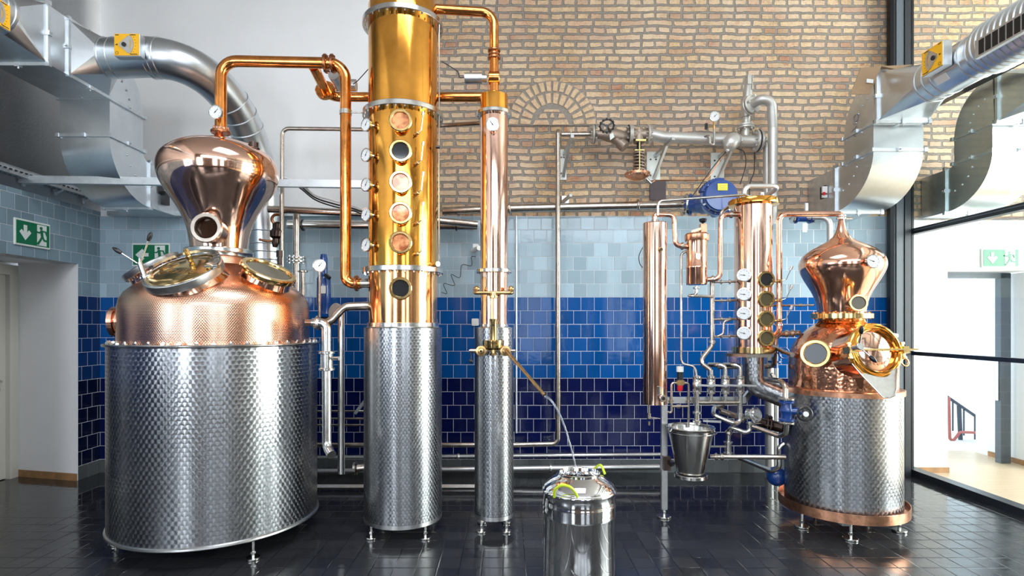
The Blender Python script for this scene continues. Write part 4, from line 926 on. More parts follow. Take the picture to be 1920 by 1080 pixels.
# bucket
T = thing('steel_bucket', 'tapered stainless steel bucket resting in stand holder under the valves', 'bucket', (bq.x, bq.y, bq.z))
h_ = zof(801, 4.68)-bq.z
MB().lathe([(.001, .004), (.105, .004), (.112, .02), (.185, h_-.02), (.188, h_-.004), (.196, h_), (.192, h_+.008), (.183, h_-.002), (.178, h_-.02), (.105, .02), (.001, .016)], bq, (0, 0, 1), 72, (False, False)).build('body', 'steel', T, sharp=1.0)
for s in (-1, 1): MB().disc(bq+V(s*.184, -.03, h_-.03), (s, 0, 0), .016, .010, 16).build('handle_ear', 'steel', T)
MB().tube([bq+V(-.19, -.03, h_-.03)] + [bq+V(-.197*math.cos(PI*k/8), -.03-.195*math.sin(PI*k/8), h_-.03-.0*math.sin(PI*k/8)) for k in range(1, 8)] + [bq+V(.19, -.03, h_-.03)], .0035, 0, 8).build('handle', 'steel', T)

# four lever valves on a header
T = thing('valve_manifold', 'row of four stainless lever valves joined by one header pipe', 'valve', P(1345, 770, 4.78))
HD = 4.78
for k, x in enumerate((1306.7, 1333, 1359.7, 1387.5)):
    v = MB().cyl(P(x, 704, HD), P(x, 738, HD), .021).disc(P(x, 707, HD), (0, 0, 1), .036, .022, 24).disc(P(x, 736, HD), (0, 0, 1), .036, .022, 24).lathe([(.022, -.05), (.034, -.035), (.037, 0), (.034, .035), (.022, .05)], P(x, 721, HD), (0, 0, 1), 24, (True, True))
    for a in (0, 90, 180, 270): a = math.radians(a+45); v.cyl(P(x, 709, HD)+V(.033*math.cos(a), .033*math.sin(a), 0), P(x, 734, HD)+V(.033*math.cos(a), .033*math.sin(a), 0), .005, seg=6)
    v = v.build('valve_body', 'steel', T)
    MB().cyl(P(x, 722, HD-.03), P(x, 722, HD-.06), .012).bar(P(x, 722, HD-.06), P(x+31, 723.5, HD-.065), .016, .007, (0, -1, 0)).build('valve_lever', 'steel_satin', v)
    MB().cyl(P(x, 738, HD), P(x, 755 if k in (1, 2) else (775 if k == 0 else 778), HD), .017 if k in (1, 2) else .020).build('stem', 'steel', T)
MB().tube([P(1307, 755, HD), P(1390, 755, HD)], .019).build('header', 'steel_bronze', T)
for k, (x, y0) in enumerate(((1359.7, 684), (1387.5, 684))):
    MB().tube([P(x-30, y0, HD+.12), P(x-12, y0, HD+.02), P(x, y0+3, HD), P(x, 705, HD)], .020, .045).build('inlet_elbow', 'steel', T)
MB().tube([P(1333, 694, HD), P(1333, 706, HD)], .02).build('inlet_elbow', 'steel', T)
v = MB().cyl(P(1306.7, 770, HD), P(1306.7, 797, HD), .022).disc(P(1306.7, 774, HD), (0, 0, 1), .036, .02).disc(P(1306.7, 790, HD), (0, 0, 1), .036, .02).build('outlet_valve', 'steel', T)
MB().bar(P(1318, 789, HD-.03), P(1352, 791, HD-.04), .018, .007, (0, -1, 0)).build('valve_lever', 'steel_satin', v)
# pipes around the manifold
pipe('steel_pipe', 'steel pipe looping down from right end of valve header', [P(1387.5, 776, HD), P(1387, 793, HD), P(1374, 793, HD-.02), P(1337, 778, HD+.05), P(1338, 765, HD+.15), P(1356, 761, HD+.2)], .020, 'steel', .05, clamps=((0, .1),))
pipe('steel_pipe', 'steel pipe under manifold dropping to lower bucket-side valve', [P(1406, 790, HD), P(1406, 808, HD), P(1396, 811, HD), P(1370, 800, HD+.05), P(1366, 812, HD+.08), P(1365, 832, HD+.08)], .020, 'steel', .05, clamps=((0, .2), (3, .9)))
v = tag(MB().cyl(P(1365, 828, HD+.08), P(1365, 852, HD+.08), .028).disc(P(1365, 829, HD+.08), (0, 0, 1), .038, .016).disc(P(1365, 849, HD+.08), (0, 0, 1), .038, .016).build('steel_valve', 'steel'), 'steel valve with lever standing on lower pipe behind the bucket', 'valve')
MB().bar(P(1362, 837, HD+.04), P(1330, 837, HD+.02), .015, .006, (0, -1, 0)).build('valve_lever', 'steel_satin', v)
v = thing('butterfly_valve', 'round-faced steel clamp valve right of the manifold levers', 'valve', P(1410, 795, HD))
MB().cyl(P(1400, 776, HD+.02), P(1417, 778, HD-.03), .045, seg=28).torus(P(1417, 778, HD-.03), (.4, -1, .2), .058, .010, 28, 8).disc(P(1417, 778, HD-.03), (.4, -1, .2), .05, .03, 28).bar(P(1408, 774, HD-.06), P(1426, 784, HD-.055), .012, .01).build('body', 'steel_satin', v)
MB().bar(P(1398, 776, HD-.03), P(1416, 766, HD-.04), .02, .015).box(P(1415, 765, HD-.04), (.03, .02, .02)).build('handle', 'steel', v)
pipe('steel_pipe', 'dark steel pipe sloping down behind clamp valve towards small still drum', [P(1350, 770, 4.9), P(1385, 782, 4.9), P(1396, 788, 4.86)], .026, 'steel_bronze', .05)
pipe('steel_pipe', 'steel pipe sloping from clamp valve up into blue flanged valve', [P(1412, 800, 4.75), P(1462, 818, 4.55), P(1474, 813, 4.48), P(1475, 795, 4.46)], .021, 'steel', .05)
pipe('steel_pipe', 'steel elbow pipe from small column elbow to blue flanged valve top', [P(1437, 711, 4.72), P(1462, 714, 4.55), P(1473, 722, 4.48), P(1473, 750, 4.46)], .022, 'steel_bronze', .06)
# blue flanged valve with black handwheel
BVX = P(1475, 770, 4.46); v = thing('globe_valve', 'blue cast valve with black handwheel at left of small still drum', 'valve', P(1475, 790, 4.46))
MB().lathe([(.045, -.085), (.06, -.08), (.06, -.065), (.04, -.06), (.04, -.03), (.052, 0), (.04, .03), (.04, .06), (.06, .065), (.06, .08), (.045, .085)], BVX, (0, 0, 1), 28, (True, True)).cyl(BVX, BVX+V(.09, -.05, .0), .028).build('body', 'blue_paint', v)
for s in (-1, 1): MB().disc(BVX+V(0, 0, s*.094), (0, 0, 1), .062, .016, 28).bolts(BVX+V(0, 0, s*.085), (0, 0, 1), .048, 4, .008, .024, .5).build('flange', 'steel', v)
hw = P(1509, 776, 4.20); nn = V(-.15, -1, .05).normalized()
MB().cyl(BVX+V(.08, -.05, 0), hw, .010).disc(hw+nn*.012, nn, .014, .02, 6).build('spindle', 'steel', v)
q = MB().torus(hw, nn, .048, .010, 36, 10)
B = basis(nn)
for k in range(3): a = 2*PI*k/3; q.bar(hw, hw+B @ V(math.cos(a)*.046, math.sin(a)*.046, 0), .016, .008, nn)
q.build('handwheel', 'black_plastic', v)
MB().disc(hw+nn*.02, nn, .020, .014, 20).build('wheel_hub', 'white_plastic', v)
# lower right pipes behind
pipe('steel_pipe', 'long steel pipe level behind the bucket feeding small still base', [P(1332, 856, 4.9), P(1474, 857, 4.65)], .021, 'steel_bronze', clamps=((0, .08), (0, .16)))
pipe('steel_pipe', 'steel pipe sloping down from wall valve to small still underside', [P(1385, 858, 5.2), P(1448, 884, 4.85), P(1461, 876, 4.8), P(1461, 838, 4.8), P(1470, 832, 4.8)], .020, 'steel', .05)
tag(MB().ball(P(1456, 893, 4.95), .085, 24).build('blue_float', 'blue_paint'), 'dark blue rounded casing low behind small still drum', 'valve')
pipe('drain_pipe', 'thick grey vertical pipe on tiles behind small column', [P(1443, 650, 6.1), V(P(1443, 868, 6.1).x, 6.1, 0)], .045, 'silver_paint', seg=24)
pipe('drain_pipe', 'thin grey vertical pipe on tiles right of the thick one', [P(1456, 660, 6.12), V(P(1456, 860, 6.12).x, 6.12, 0)], .02, 'silver_paint')
tag(MB().bar(P(1447, 700, 6.0), P(1458, 722, 6.0), .04, .03).build('strut', 'silver_paint'), 'short white diagonal strut on tiles beside small still', 'bracket')
q = thing('globe_valve', 'blue wall valve with round handwheel behind small copper column', 'valve', P(1460, 690, 6.0))
MB().cyl(P(1453, 690, 6.0), P(1453, 645, 6.0), .035).disc(P(1453, 678, 6), (0, 0, 1), .07, .02).disc(P(1453, 652, 6), (0, 0, 1), .07, .02).build('body', 'blue_paint', q)
MB().torus(P(1470, 662, 5.85), (.1, -1, 0), .055, .009, 28, 8).cyl(P(1470, 662, 5.87), P(1453, 662, 6), .01).bar(P(1461, 662, 5.85), P(1479, 662, 5.85), .012, .01).build('handwheel', 'blue_paint', q)
pipe('steel_pipe', 'steel pipe running under small column and rising to still shoulder', [P(1345, 688, 5.3), P(1452, 687, 5.1), P(1453, 652, 4.95), P(1455, 627, 4.95), P(1500, 624, 4.8)], .021, 'steel_bronze', .06, clamps=((3, .45), (3, .7)))
pipe('steel_pipe', 'thin steel pipe from small column flank into still neck', [P(1448, 573, 4.95), P(1527, 572, 4.72)], .009, 'steel_bronze', clamps=((0, .68),))
pipe('steel_pipe', 'square-ended steel outlet angled from small column into hammered dome', [P(1450, 650, 4.9), P(1470, 660, 4.7), P(1486, 665, 4.5)], .018, 'steel_bronze', .03)
# glass dosing device left of the manifold
q = thing('dosing_valve', 'small sight feeder with white cap and red bowl between two bent pipes', 'valve', P(1275, 770, 4.82))
MB().cyl(P(1275, 687, 4.82), P(1275, 697, 4.82), .030, seg=20).build('cap', 'white_plastic', q)
MB().cyl(P(1275, 697, 4.82), P(1275, 712, 4.82), .025, seg=20).build('upper_glass', 'black_plastic', q)
MB().box(P(1275, 717, 4.82), (.068, .06, .045), None, .008).build('body', 'brass_aged', q)
MB().lathe([(.024, 0), (.024, -.04), (.016, -.052), (.001, -.054)], P(1275, 722, 4.82), (0, 0, 1), 20, (True, False)).build('red_bowl', 'red_plastic', q)
MB().cyl(P(1275, 733, 4.82), P(1275, 741, 4.82), .006).build('tip', 'steel', q)
for s in (-1, 1): MB().tube([P(1275+s*6, 718, 4.82), P(1275+s*16, 718, 4.82), P(1275+s*16, 775 if s < 0 else 800, 4.82)] + ([P(1250, 772, 4.82)] if s < 0 else []), .011, .04).disc(P(1275+s*16, 752, 4.82), (0, 0, 1), .02, .016, 16).build('bent_pipe', 'steel_bronze', q)
MB().cyl(P(1260, 762, 4.82), P(1292, 762, 4.82), .011).disc(P(1272, 762, 4.82), (1, 0, 0), .018, .03, 6).cyl(P(1280, 763, 4.79), P(1280, 783, 4.79), .004).build('ball_valve', 'steel_bronze', q)

# ================================================================ VENTILATION DUCTS
def rect(Xa, Xb, a, b):         # cross-section: a, b are (y, z) of its two edges
    return [V(Xa, *a), V(Xb, *a), V(Xb, *b), V(Xa, *b)]
def dframe(par, q, t=.017, clips=True):
    m = MB(); c = sum(q, V(0, 0, 0))/4
    for i in range(4):
        a, b = q[i], q[(i+1) % 4]; m.bar(a+(a-c).normalized()*.012, b+(b-c).normalized()*.012, t*1.2, t*1.6)
        m.cyl(a.lerp(b, .5)+(a.lerp(b, .5)-c).normalized()*.02, a.lerp(b, .5)+(a.lerp(b, .5)-c).normalized()*.045, .007, seg=6)
        m.box(a.lerp(b, .5)+(a.lerp(b, .5)-c).normalized()*.014, (.035, .035, .035))
        m.box(a+(a-c).normalized()*.014, (.03, .03, .035))
    return m.build('duct_flange', 'galvanised_flat', par)
def trans(par, q, ctr, ax, r, name='transition'):
    """rectangle to circle"""
    seg = 32; x, y, z = frame(ax); circ = []; sq = []
    c = sum(q, V(0, 0, 0))/4; hx = abs((q[1]-q[0]).dot(x))/2 or 0; 
    ex = max(abs((p-c).dot(x)) for p in q); ey = max(abs((p-c).dot(y)) for p in q)
    for i in range(seg):
        a = 2*PI*(i+.5)/seg; u, v = math.cos(a), math.sin(a); k = 1/max(abs(u), abs(v))
        uu, vv = u*k, v*k
        # gather square samples near corners
        if abs(abs(uu)-abs(vv)) < .9 and abs(uu) > .1 and abs(vv) > .1: uu = math.copysign(1, uu); vv = math.copysign(1, vv)
        sq.append(c+x*uu*ex+y*vv*ey); circ.append(Vector(ctr)+(x*u+y*v)*r)
    m = MB(); a = [m.bm.verts.new(p) for p in sq]; b = [m.bm.verts.new(p) for p in circ]
    for i in range(seg):
        k = (i+1) % seg
        vs = [a[i], a[k], b[k], b[i]]
        if (a[i].co-a[k].co).length < 1e-5: vs = [a[i], b[k], b[i]]
        m.bm.faces.new(vs)
    return m.build(name, 'galvanised', par, sharp=.2)
def duct(label, Xa, Xb, yf, yb, yw, z_lo, z_el, z_up, mat='galvanised'):
    """from the wall at yw: elbow up, riser, elbow forward to a mouth facing the room"""
    dep = yb-yf; T = thing('ventilation_duct', label, 'duct', ((Xa+Xb)/2, yf, z_lo))
    secs = [rect(Xa, Xb, (YB-.01, z_lo), (YB-.01, z_lo+.45)), rect(Xa, Xb, (yw, z_lo), (yw, z_lo+.45))]
    MB().grid(secs, True, (False, False)).build('wall_stub', 'galvanised_flat', T)
    dframe(T, secs[1])
    el = []
    for k in range(15):
        t = PI/2*k/14; el.append(rect(Xa, Xb, (yw-(yw-yf)*math.sin(t), z_el-(z_el-z_lo)*math.cos(t)), (yw-(yw-yb)*math.sin(t), z_el-(z_el-z_lo-.45)*math.cos(t))))
    MB().grid(el, True).build('lower_elbow', mat, T, sharp=.4)
    r1 = rect(Xa, Xb, (yf, z_el), (yb, z_el)); r2 = rect(Xa, Xb, (yf, z_up), (yb, z_up))
    MB().grid([r1, r2], True).build('riser', mat, T); dframe(T, r1); dframe(T, r2)
    up = []
    for k in range(15):
        t = PI/2*k/14; up.append(rect(Xa, Xb, (yf-.0+.02*math.cos(t)-.02, z_up+.02*math.sin(t)), (yf+dep*math.cos(t), z_up+dep*math.sin(t))))
    MB().grid(up, True).build('upper_elbow', mat, T, sharp=.4)
    rv = MB()                                    # rivets on both cheeks
    for X in (Xa-.001, Xb+.001):
        for k in range(4):
            t = .35+k*.3; rv.ball((X, yw-(yw-yf)*.62*math.sin(t), z_el-(z_el-z_lo)*.62*math.cos(t)), .010, 8)
            rv.ball((X, yf+dep*.6*math.cos(t), z_up+dep*.6*math.sin(t)), .010, 8)
    rv.build('rivets', 'galvanised_flat', T)
    mouth = rect(Xa, Xb, (yf-.02, z_up+.0), (yf-.02, z_up+dep)); return T, mouth
def rings(par, pts, r, name='seam_ring'):
    for a, d in pts: MB().torus(a, d, r, .006, 36, 6).build(name, 'galvanised_flat', par)
def damper(par, c, R, flip=1):
    """yellow adjusting plate with a fan-shaped lever"""
    c = Vector(c); q = lambda x, y, z=0.: c + R @ V(x, y, z); n = R @ V(0, 0, 1)
    d = MB().box(q(0, 0, -.035), (.215, .19, .07), R, .004).build('damper_box', 'galvanised_flat', par)
    MB().box(q(0, 0, .002), (.205, .18, .004), R, .0).build('scale_plate', 'orange_plate', d)
    m = MB(); s = flip; arc = [q(s*(-.055+.115*math.cos(t)), .115*math.sin(t), .005) for t in [-.75+1.5*k/12 for k in range(13)]]
    arc2 = [q(s*(-.055+.095*math.cos(t)), .095*math.sin(t), .005) for t in [.75-1.5*k/12 for k in range(13)]]
    m.prism(arc+arc2, n*.004)
    m.prism([q(s*-.06, .012, .005), q(s*(.012), .072, .005), q(s*.03, .05, .005), q(s*.03, -.05, .005), q(s*.012, -.072, .005), q(s*-.06, -.012, .005)], n*.003)
    m.build('lever_fan', 'steel_satin', d)
    m = MB(); m.disc(q(s*-.02, 0, .012), n, .018, .008, 16).prism([q(s*-.075, .008, .005), q(s*-.075, -.008, .005), q(s*-.095, 0, .005)], n*.001)
    for k in range(8): t = -.7+k*.2; m.bar(q(s*(-.055+.125*math.cos(t)), .125*math.sin(t), .005), q(s*(-.055+.135*math.cos(t)), .135*math.sin(t), .005), .002, .001, n)
    for (x, y, w_) in ((.05, .08, .05), (.06, -.08, .06), (-.08, .08, .03)): m.box(q(s*x, y, .005), (w_, .006, .001), R)
    m.torus(q(s*-.08, -.07, .005), n, .012, .0015, 16, 6).build('print', 'print_black', d)
RW = .166
# left duct
T, mouth = duct('galvanised duct elbow on the left wall above the cable tray', -4.12, -3.66, 5.15, 5.62, 5.72, 2.86, 3.40, 3.74)
bxm = MB().grid([rect(-4.12, -3.66, (5.13, 3.74), (5.13, 4.21)), rect(-4.12, -3.66, (4.45, 3.74), (4.45, 4.21))], True, (False, False)).build('main_box', 'galvanised', T)
q = rect(-4.12, -3.66, (4.45, 3.74), (4.45, 4.21)); dframe(T, q); trans(T, q, V(-3.80, 4.17, 3.98), (0, -1, 0), RW)
MB().tube([V(-3.80, 4.18, 3.98), V(-3.80, .5, 3.98)], RW, seg=36).build('round_duct', 'galvanised', T); rings(T, [(V(-3.80, y, 3.98), (0, 1, 0)) for y in (4.14, 4.08, 3.8)], RW)
q = [V(-3.655, 4.67, 3.75), V(-3.655, 5.13, 3.75), V(-3.655, 5.13, 4.2), V(-3.655, 4.67, 4.2)]
dframe(T, q); trans(T, q, V(-3.50, 4.9, 3.99), (1, 0, 0), RW)
pts = [V(-3.51, 4.9, 3.99), V(-3.02, 4.9, 3.99), V(-2.76, 5.08, 3.93), V(-2.64, 5.40, 3.77), V(-2.61, 5.72, 3.50), V(-2.60, 5.93, 3.10), V(-2.60, 6.0, 2.6), V(-2.60, 6.04, 1.6)]
o = MB().tube(pts, RW, seg=40, smooth=True).build('round_duct', 'galvanised', T)
def ring_at(i, f):
    a, b = pts[i], pts[i+1]; return (a.lerp(b, f), (b-a))
rings(T, [ring_at(0, .05), ring_at(0, .2), ring_at(0, .82), ring_at(0, .9), ring_at(0, 1), ring_at(5, .0), ring_at(5, .9)] + [ring_at(6, k/12) for k in range(1, 12)], RW+.001)
for i, f in ((2, .9), (3, .25), (3, .6)):
    a, b = pts[i], pts[i+1]; n_ = max(0, min(len(pts)-1, i)); p0, p1, p2, p3 = pts[i-1:i+3]; t = f
    p = .5*((2*p1)+(p2-p0)*t+(2*p0-5*p1+4*p2-p3)*t*t+(3*p1-p0-3*p2+p3)*t**3); d_ = .5*((p2-p0)+2*(2*p0-5*p1+4*p2-p3)*t+3*(3*p1-p0-3*p2+p3)*t*t)
    rings(T, [(p, d_)], RW+.001)
damper(T, P(238, 84, 4.66), Matrix(((1, 0, 0), (0, 0, -1), (0, 1, 0))), 1)
damper(T, P(-6, 20, 3.93), Matrix(((0, 0, 1), (1, 0, 0), (0, 1, 0))), 1)
text('021', .09, V(-3.654, 4.9, 4.06), Matrix(((0, 0, 1), (1, 0, 0), (0, 1, 0))) @ Matrix.Rotation(PI/2, 3, 'Z'), 'print_grey', T, .0005, 'pen_mark') if False else None
text('021', .09, P(146, 50, 4.80)+V(.02, -.03, 0), Matrix(((.32, 0, .947), (.947, 0, -.32), (0, 1, 0))) @ Matrix.Rotation(PI/2.3, 3, 'Z'), 'print_grey', T, .0004, 'pen_mark')
# right duct
T, mouth = duct('galvanised duct elbow in front of the glass partition at upper right', 3.37, 3.83, 5.16, 5.61, 5.75, 2.82, 3.27, 3.52)
q = rect(3.37, 3.83, (5.10, 3.52), (5.10, 3.96)); dframe(T, q); trans(T, q, V(3.50, 4.62, 3.66), (0, -1, 0), RW)
MB().tube([V(3.50, 4.63, 3.66), V(3.50, 4.03, 3.66)], RW, seg=36).build('round_duct', 'galvanised', T)
MB().tube([V(3.50, 4.05, 3.66), V(3.50, .6, 3.66)], RW+.022, seg=36).build('flexible_duct', 'galvanised', T)
rings(T, [(V(3.50, y, 3.66), (0, 1, 0)) for y in (4.60, 4.52, 4.44, 4.16, 4.09)], RW)
rings(T, [(V(3.50, 4.02-.05*k, 3.66), (0, 1, 0)) for k in range(12)], RW+.022, 'spiral_seam')
Rd = Matrix(((0, 0, -1), (-1, 0, 0), (0, 1, 0)))         # plate faces -X, right = -Y
damper(T, V(3.50-RW-.075, 4.30, 3.70), Rd, -1)
for k in range(2): pass
gr = MB().box(V(3.50-RW-.02, 3.68, 3.60), (.03, .55, .13)).build('grille_frame', 'galvanised_flat', T)
gm = MB()
for i in range(9):
    gm.box(V(3.50-RW-.036, 3.90-i*.055, 3.60), (.004, .042, .10))
gm.build('grille_slots', 'black_hole', gr)
MB().box(V(3.50-RW+.028, 4.34, 3.565), (.004, .12, .06), Matrix.Rotation(-.62, 3, 'Y')).build('sticker', 'white_plastic', T)
m = MB(); m.torus(V(3.367, 5.42, 3.66), (1, 0, 0), .035, .003, 12, 5).tube([V(3.366, 5.46, 3.62), V(3.366, 5.40, 3.58), V(3.366, 5.50, 3.54), V(3.366, 5.42, 3.48)], .003, seg=5); m.build('pen_mark', 'print_grey', T)
MB().box(P(1551, 361, 5.98), (.10, .10, .13)).build('damper_motor', 'black_plastic', T)
MB().box(P(1546, 356, 5.9), (.05, .02, .07)).box(P(1546, 368, 5.9), (.05, .02, .03)).build('motor_terminal', 'white_plastic', T)
MB().box(P(1545, 363, 5.88), (.02, .02, .03)).build('motor_lead', 'red_plastic', T)
cbd = [P(1613, 128, 5.02), P(1655, 124, 5.02), P(1652, 126, 5.02), P(1631, 178, 5.02), P(1595, 178, 5.1), ]
cb = tag(MB().prism([P(1613, 128, 5.05), P(1652, 124, 5.05), P(1630, 177, 5.05), P(1594, 177, 5.05)], (0, -.006, 0)).prism([P(1652, 124, 5.05), P(1682, 130, 5.0), V(3.62, 4.6+.4, 3.985), P(1652, 126, 5.06)], (0, .03, .004)).build('cardboard', 'cardboard'), 'folded brown cardboard sheet hung over top of the right duct', 'cardboard')
MB().box(P(1631, 152, 5.035), (.06, .004, .035), Matrix.Rotation(.1, 3, 'Y')).build('label_strip', 'white_plastic', cb)
# duct next door
T, mouth = duct('galvanised duct elbow in the next room seen through the glass', 4.64, 5.12, 5.36, 5.82, 5.93, 2.85, 3.33, 3.59)
q = rect(4.64, 5.12, (5.30, 3.59), (5.30, 4.05)); dframe(T, q); trans(T, q, V(4.85, 4.85, 3.78), (0, -1, 0), RW)
MB().tube([V(4.85, 4.86, 3.78), V(4.85, 1.0, 3.78)], RW, seg=32).build('round_duct', 'galvanised', T)
bx(gmm := MB(), XG-.04, XG+.04, YR, YB, 3.96, 4.02); gmm.build('upper_transom', 'dark_steel', gf)

# ================================================================ LEFT WALL AND BACK WALL SERVICES
zt3 = 3.03
m = MB(); bx(m, XL+.0, XL+.004, 1.5, 6.27, zt3, zt3+.07); bx(m, XL+.10, XL+.104, 1.5, 6.27, zt3, zt3+.07); bx(m, XL+.0, XL+.104, 1.5, 6.27, zt3-.003, zt3)
tr_ = tag(m.build('cable_tray', 'galvanised_flat'), 'perforated metal cable tray along left wall above the tiles', 'cable tray')
m = MB()
for k in range(40): m.box((XL+.1045, 4.0+k*.055, zt3+.035), (.002, .028, .010)); m.box((XL+.05, 4.0+k*.055, zt3-.004), (.012, .03, .002))
m.build('tray_slots', 'black_hole', tr_)
for k in range(4): m = MB(); m.bar((XL+.02, 4.9+k*.37, zt3-.005), (XL+.02, 4.9+k*.37, zt3-.07), .02, .03).bar((XL+.02, 4.9+k*.37, zt3-.05), (XL+.10, 4.9+k*.37, zt3-.01), .02, .012); m.build('tray_bracket', 'galvanised_flat', tr_)
a, b_ = P(38, 337, 5.25), P(682, 346, 5.50)
tag(MB().bar(a, b_, .055, .07).build('cable_trunking', 'galvanised_flat'), 'straight pale metal trunking crossing from left wall behind large still', 'trunking')
tag(MB().bar(P(205, 401, 6.22), P(690, 402, 6.22), .08, .05).build('cable_duct', 'galvanised_flat'), 'slim grey cable duct along top of the back wall tiles', 'trunking')
tag(MB().box(P(292, 355, 5.9), (.12, .1, .10)).box(P(300, 372, 5.95), (.16, .08, .14)).build('damper_motor', 'black_plastic'), 'small black actuator beside left duct flange behind still head', 'actuator')
# slim pipes on the back wall
pipe('steel_pipe', 'steel pipe rising behind large still and turning right to the tall column', [P(529, 500, 5.6), P(529, 241, 5.6), P(700, 243, 5.6), P(900, 231, 5.3)], .020, 'steel_bronze', .07)
pipe('steel_pipe', 'steel pipe level behind vapour pipe at top edge of the tiles', [P(503, 392, 5.5), P(700, 401, 5.6), P(895, 421, 5.8)], .036, 'steel_bronze')
tp = pipe('insulated_pipe', 'horizontal silver clad pipe on the tiles behind tall column', [P(540, 421, 6.12), P(895, 424, 6.12)], .052, 'steel', seg=20)
for x in (568, 856): MB().ring(P(x, 422, 6.12), (1, 0, 0), .064, .050, .02, 24).build('pipe_clip', 'black_plastic', tp)
pipe('steel_pipe', 'steel pipe from slim column right across brick base to the blue actuator', [P(830, 396, 6.1), P(955, 391, 6.1), P(1290, 383, 6.05)], .044, 'steel_bronze', clamps=((1, .0), (1, .72)))
pipe('steel_pipe', 'tall thin steel pipe standing on tiles and turning left near floor', [P(1050, 252, 6.1), P(1046, 243, 6.0), P(1046, 832, 6.0), P(965, 834, 6.0), P(560, 834, 6.0)], .027, 'steel_bronze', .07)
pipe('steel_pipe', 'steel pipe from tall thin pipe to first flange on the brick wall', [P(1048, 252, 6.1), P(1112, 252, 6.1)], .026, 'steel_bronze')
pipe('steel_pipe', 'upper of two long steel pipes low along the back wall', [P(560, 858, 6.1), P(1240, 852, 6.1)], .022, 'steel_satin', clamps=((0, .44),))
pipe('steel_pipe', 'lower thicker steel pipe along the foot of back wall', [P(560, 884, 6.05), P(1236, 875, 6.0)], .032, 'steel_satin', clamps=((0, .7),))
pipe('steel_pipe', 'square steel floor rail behind the two column skirts', [P(590, 913, 5.6), P(895, 913, 5.6)], .025, 'steel_satin', seg=4)
for y, lb in ((771, 'short steel pipe topmost of three between drum and tall skirt'), (785, 'short steel pipe middle of three between drum and tall skirt'), (797, 'short steel pipe lowest of three between drum and tall skirt')):
    pipe('steel_pipe', lb, [P(560, y, 6.1), P(700, y, 6.1)], .013, 'steel_bronze')
q = tag(MB().bar(P(666, 775, 6.1), P(684, 752, 6.1), .05, .03).build('pipe_bracket', 'galvanised_flat'), 'zinc strut bracket on navy tiles left of tall skirt', 'bracket')
tag(MB().cyl(P(968, 405, 6.2), P(968, 812, 6.2), .012).build('thin_conduit', 'galvanised_flat'), 'thin white conduit running down tiles beside slim column', 'conduit')
tag(MB().box(P(891, 604, 6.27), (.08, .03, .08), None, .006).build('junction_box', 'white_plastic'), 'small square white junction box on tiles left of slim column', 'junction box')
tag(MB().cyl(P(887, 470, 6.2), P(898, 465, 6.1), .028).box(P(892, 463, 6.2), (.06, .06, .06)).build('wall_sensor', 'white_plastic'), 'small white sensor on pale tiles left of slim column', 'sensor')
tag(MB().tube([P(828, 548, 6.22), P(838, 550, 6.22), P(832, 532, 6.22), P(852, 535, 6.22), P(846, 515, 6.22), P(862, 520, 6.22), P(866, 497, 6.22), P(884, 498, 6.22), P(884, 482, 6.22), P(892, 481, 6.22)], .004, seg=6, smooth=True).build('wall_cable', 'black_rubber'), 'loose grey wire zigzagging on pale tiles right of tall column', 'cable')
for k, (dy, r_) in enumerate(((0, .010), (5, .008), (9, .007))):
    tag(MB().tube([P(533, 333+dy, 5.6), P(560, 342+dy, 5.6), P(590, 365+dy, 5.5), P(625, 376+dy*1.2, 5.4), P(668, 388+dy, 5.2), P(690, 402+dy, 5.0), P(697, 425+dy, 4.95)], r_, seg=8, smooth=True).build('cable', 'white_plastic' if k == 0 else 'black_rubber'),
        ('thick pale cable swooping from trunking to tall column', 'black cable just below the pale one behind vapour pipe', 'lowest black cable of bundle behind vapour pipe')[k], 'cable')
# objects behind the large still
_vp = pipe('steel_pipe', 'vertical steel pipe behind large still with flange at tile height', [P(556, 395, 5.7), P(556, 560, 5.7)], .034, 'steel_bronze')
q = P(556, 484, 5.7); fl = MB().disc(q, (0, 0, 1), .09, .02, 28).disc(q-V(0, 0, .035), (0, 0, 1), .09, .02, 28).bolts(q-V(0, 0, .017), (0, 0, 1), .07, 8, .008, .04).build('flange', 'steel', _vp)
pipe('steel_pipe', 'brown steel pipe hanging behind neck of large still', [P(528, 365, 5.3), P(528, 470, 5.3)], .020, 'steel_bronze')
v = thing('steam_valve', 'dark bronze valve between pipes right of large still neck', 'valve', P(520, 470, 5.3))
MB().lathe([(.02, -.12), (.035, -.08), (.03, -.04), (.055, -.02), (.06, .03), (.04, .06), (.045, .10), (.02, .12)], P(518, 440, 5.3), (.1, 0, 1), 20, (True, True)).cyl(P(524, 470, 5.3), P(524, 482, 5.3), .028).cyl(P(524, 482, 5.3), P(524, 496, 5.3), .02).build('body', 'dark_bronze', v)
MB().tube([P(514, 420, 5.3), P(509, 412, 5.3), P(512, 403, 5.3), P(526, 402, 5.3)], .014, .04).tube([P(512, 452, 5.3), P(500, 452, 5.3), P(486, 449, 5.3)], .012).build('side_pipe', 'copper_dark', v)
_cp = pipe('steel_pipe', 'capped vertical steel pipe end standing right of the shoulder port', [P(568, 509, 5.2), P(568, 560, 5.2)], .018, 'steel_bronze')
MB().disc(P(568, 509, 5.2), (0, 0, 1), .045, .014).build('cap', 'steel_bronze', _cp)
v = thing('safety_valve', 'tall blue safety valve behind upright gauge right of large still', 'valve', P(607, 590, 5.3))
MB().lathe([(.05, .0), (.05, .06), (.065, .09), (.065, .33), (.05, .36), (.035, .37), (.035, .52), (.028, .56), (.001, .57)], P(607, 588, 5.3), (0, 0, 1), 28, (True, False)).build('body', 'blue_paint', v)
MB().lathe([(.07, .0), (.08, .02), (.08, .06), (.05, .07)], P(607, 608, 5.3), (0, 0, 1), 24, (True, True)).build('base_flange', 'dark_bronze', v)
